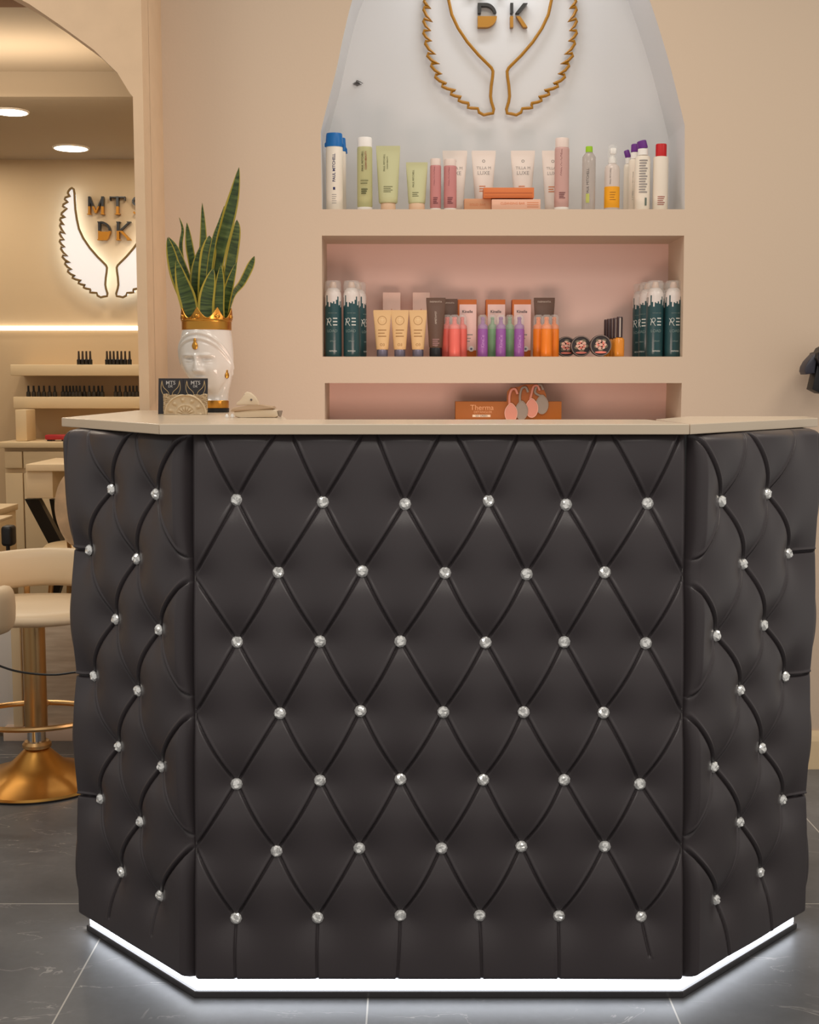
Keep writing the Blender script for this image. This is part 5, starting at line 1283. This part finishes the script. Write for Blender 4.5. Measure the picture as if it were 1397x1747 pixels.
# bar stools
SEATM = mat('stool_cream', (226, 204, 170), 0.42, spec=0.4)
Ys = 3.56; ks = mpp(1100, Ys); pxs = at(64, 1300, Ys).x
zst, zsb = at(60, 1011, Ys + 0.17).z, at(60, 1075, Ys - 0.19).z
zbt, zbb = at(60, 936, Ys + 0.20).z, at(60, 1000, Ys + 0.21).z
def stool(label, x, y, rz, group):
    o = thing('bar_stool', label, 'bar stool', (x, y, 0), rz, group)
    bm = B(); lathe(bm, [(0.195, 0), (0.2, 0.004), (0.198, 0.012), (0.17, 0.024), (0.12, 0.038), (0.075, 0.062), (0.045, 0.092), (0.034, 0.102)], 64); mk('base', bm, mat('gold_base', (220, 164, 84), 0.33, metal=1.0), o)
    bm = B(); lathe(bm, [(0.2005, -0.0), (0.203, 0.001), (0.203, 0.004), (0.2005, 0.005)], 64); b = mk('base_rim', bm, BLACK, o)
    bm = B(); lathe(bm, [(0.034, 0.103), (0.041, 0.107), (0.041, 0.116), (0.034, 0.124)], 40); mk('collar', bm, GOLDS, o)
    bm = B(); lathe(bm, [(0.026, 0.124), (0.026, 0.158)], 32); mk('gas_lift', bm, mat('chrome', (200, 200, 200), 0.15, metal=1.0), o)
    bm = B(); lathe(bm, [(0.0315, 0.158), (0.032, 0.160), (0.032, zsb + 0.02)], 40); mk('pole', bm, GOLDS, o)
    # foot ring
    bm = B(); tube(bm, [(0.19 * math.cos(a), -0.03 + 0.15 * math.sin(a), 0.205) for a in [2 * PI * i / 48 for i in range(48)]], 0.008, 8, closed=True)
    mk('foot_ring', bm, GOLDS, o)
    bm = B(); tube(bm, [(0, 0.03, 0.205), (0, 0.12, 0.205)], 0.008, 8); mk('ring_brace', bm, GOLDS, o)
    # seat
    hs = zst - zsb
    bm = B(); rs = []
    for q_, z in ((0.80, 0.0), (0.95, 0.008), (1.0, hs * 0.35), (1.0, hs * 0.6), (0.95, hs * 0.85), (0.85, hs * 0.97), (0.5, hs), (0.02, hs * 0.98)):
        rs.append([(0.215 * q_ * math.copysign(abs(math.cos(2 * PI * i / 56)) ** 0.8, math.cos(2 * PI * i / 56)), 0.20 * q_ * math.copysign(abs(math.sin(2 * PI * i / 56)) ** 0.8, math.sin(2 * PI * i / 56)), zsb + z) for i in range(56)])
    rings(bm, rs); mk('seat', bm, SEATM, o, sharp=75)
    # curved backrest wrapping round the far side (+y)
    bm = B(); rs = []; hz = zbt - zbb; M = 40
    for i in range(M + 1):
        a = math.radians(-12 + 204 * i / M); e = min(1, min(i, M - i) / 4.0); e = math.sqrt(max(0.02, 1 - (1 - e) ** 2)); ring = []
        drop_ = 0.015 * abs(math.cos(a)) ** 2
        for k in range(16):
            t = 2 * PI * k / 16; dr = 0.028 * e * math.copysign(abs(math.cos(t)) ** 0.7, math.cos(t)); dz = hz / 2 * (0.35 + 0.65 * e) * math.copysign(abs(math.sin(t)) ** 0.7, math.sin(t))
            ring.append(((0.238 + dr) * math.cos(a), (0.225 + dr) * math.sin(a), (zbt + zbb) / 2 - drop_ + dz))
        rs.append(ring)
    rings(bm, rs); bk_ = mk('backrest', bm, SEATM, o, sharp=75)
    for a in (70, 110):
        aa = math.radians(a); bm = B(); tube(bm, [(0.15 * math.cos(aa), 0.15 * math.sin(aa), zsb + 0.02), (0.232 * math.cos(aa), 0.222 * math.sin(aa), zsb + 0.03), (0.232 * math.cos(aa), 0.222 * math.sin(aa), zbb + 0.02)], 0.009, 8); mk('back_support', bm, GOLDS, o)
    return o
st1 = stool('cream bar stool with gold trumpet base, just left of the black desk', pxs, Ys, 0.0, 'cream and gold bar stools')
px2 = at(-38, 1040, 3.05).x
st2 = dup(st1, (px2 - 0.2, 3.1, 0), 'cream bar stool nearest the camera, only its backrest end showing at the left edge', 'cream and gold bar stools', math.radians(180 + 20))
# hanging cable
Yk = 3.12
pts = smoothline([at(-60, 1110, Yk), at(-20, 1128, Yk), at(20, 1143, Yk), (at(58, 1149.5, Yk)), at(95, 1151, Yk), at(128, 1147, Yk), Vector((-0.80, 3.10, at(150, 1143, Yk).z)), Vector((-0.76, 3.06, 0.5))], 8)
bm = B(); tube(bm, pts, 0.0028, 8); o = mk('power_cable', bm, BLACK, world=True, loc=tuple(pts[30])); tag(o, 'black cable sagging in front of the gold stool pole towards the desk', 'cable')
# ================================================================== light
w = bpy.data.worlds.new('World'); SC.world = w; w.use_nodes = True
bg = w.node_tree.nodes['Background']; bg.inputs[0].default_value = (1.0, 0.95, 0.89, 1); bg.inputs[1].default_value = 0.5
def area(name, loc, rot, size, power, col=(1, 1, 1), sy=None, spread=None):
    l = bpy.data.lights.new(name, 'AREA'); l.energy = power; l.color = col; l.shape = 'RECTANGLE' if sy else 'SQUARE'; l.size = size
    if sy: l.size_y = sy
    if spread: l.spread = math.radians(spread)
    o = bpy.data.objects.new(name, l); COL.objects.link(o); o.location = loc; o.rotation_euler = tuple(math.radians(a) for a in rot); return o
area('ceiling_light_front', (0.2, 0.4, 2.8), (0, 0, 0), 1.6, 30, (1, 0.92, 0.83))
area('ceiling_light_right', (1.9, 2.3, 2.75), (0, 0, 0), 0.8, 14, (1, 0.88, 0.72))
area('ceiling_light_staff', (0.35, 2.9, 2.75), (0, 0, 0), 0.5, 6, (1, 0.88, 0.74))
area('ceiling_light_left', (-1.5, 2.5, 2.75), (0, 0, 0), 0.6, 11, (1, 0.92, 0.82))
area('niche_led', (at(857, -150, YW).x, YW + 0.05, at(857, -195, YW).z), (0, 0, 0), 0.4, 1.6, (0.95, 0.97, 1.0), sy=0.05)
for x, y in ((-1.6, 5.6), (-2.6, 5.6), (-1.2, 6.0), (-2.2, 6.1)):
    area('ceiling_light_far', (x, y, ZC - 0.012), (0, 0, 0), 0.14, 3.4, (1, 0.9, 0.76))
area('cove_light', (-1.9, 4.72, ZC2 - 0.30), (180, 0, 0), 1.6, 8, (1, 0.84, 0.66), sy=0.15)
area('room_light_far', (-1.8, 4.6, 2.3), (0, 0, 0), 0.5, 8, (1, 0.9, 0.76))
area('added_pink_fill', (0.12, 2.72, 0.9), (100, 0, 0), 0.5, 5, (1, 0.72, 0.6), sy=0.3)  # added unseen light behind the desk, gives wall and niches a pink glow
# ================================================================== camera
cd = bpy.data.cameras.new('camera'); co = bpy.data.objects.new('camera', cd); COL.objects.link(co)
co.location = (0, 0, H); co.rotation_euler = (PI / 2 - TH, 0, 0)
cd.sensor_fit = 'VERTICAL'; cd.sensor_height = 36; cd.sensor_width = 36; cd.lens = 36 * F / 1747; cd.clip_start = 0.05
SC.camera = co
SC.view_settings.view_transform = 'Standard'; SC.view_settings.look = 'None'; SC.view_settings.gamma = 1
SC.view_settings.use_curve_mapping = False; SC.view_settings.exposure = 0.0
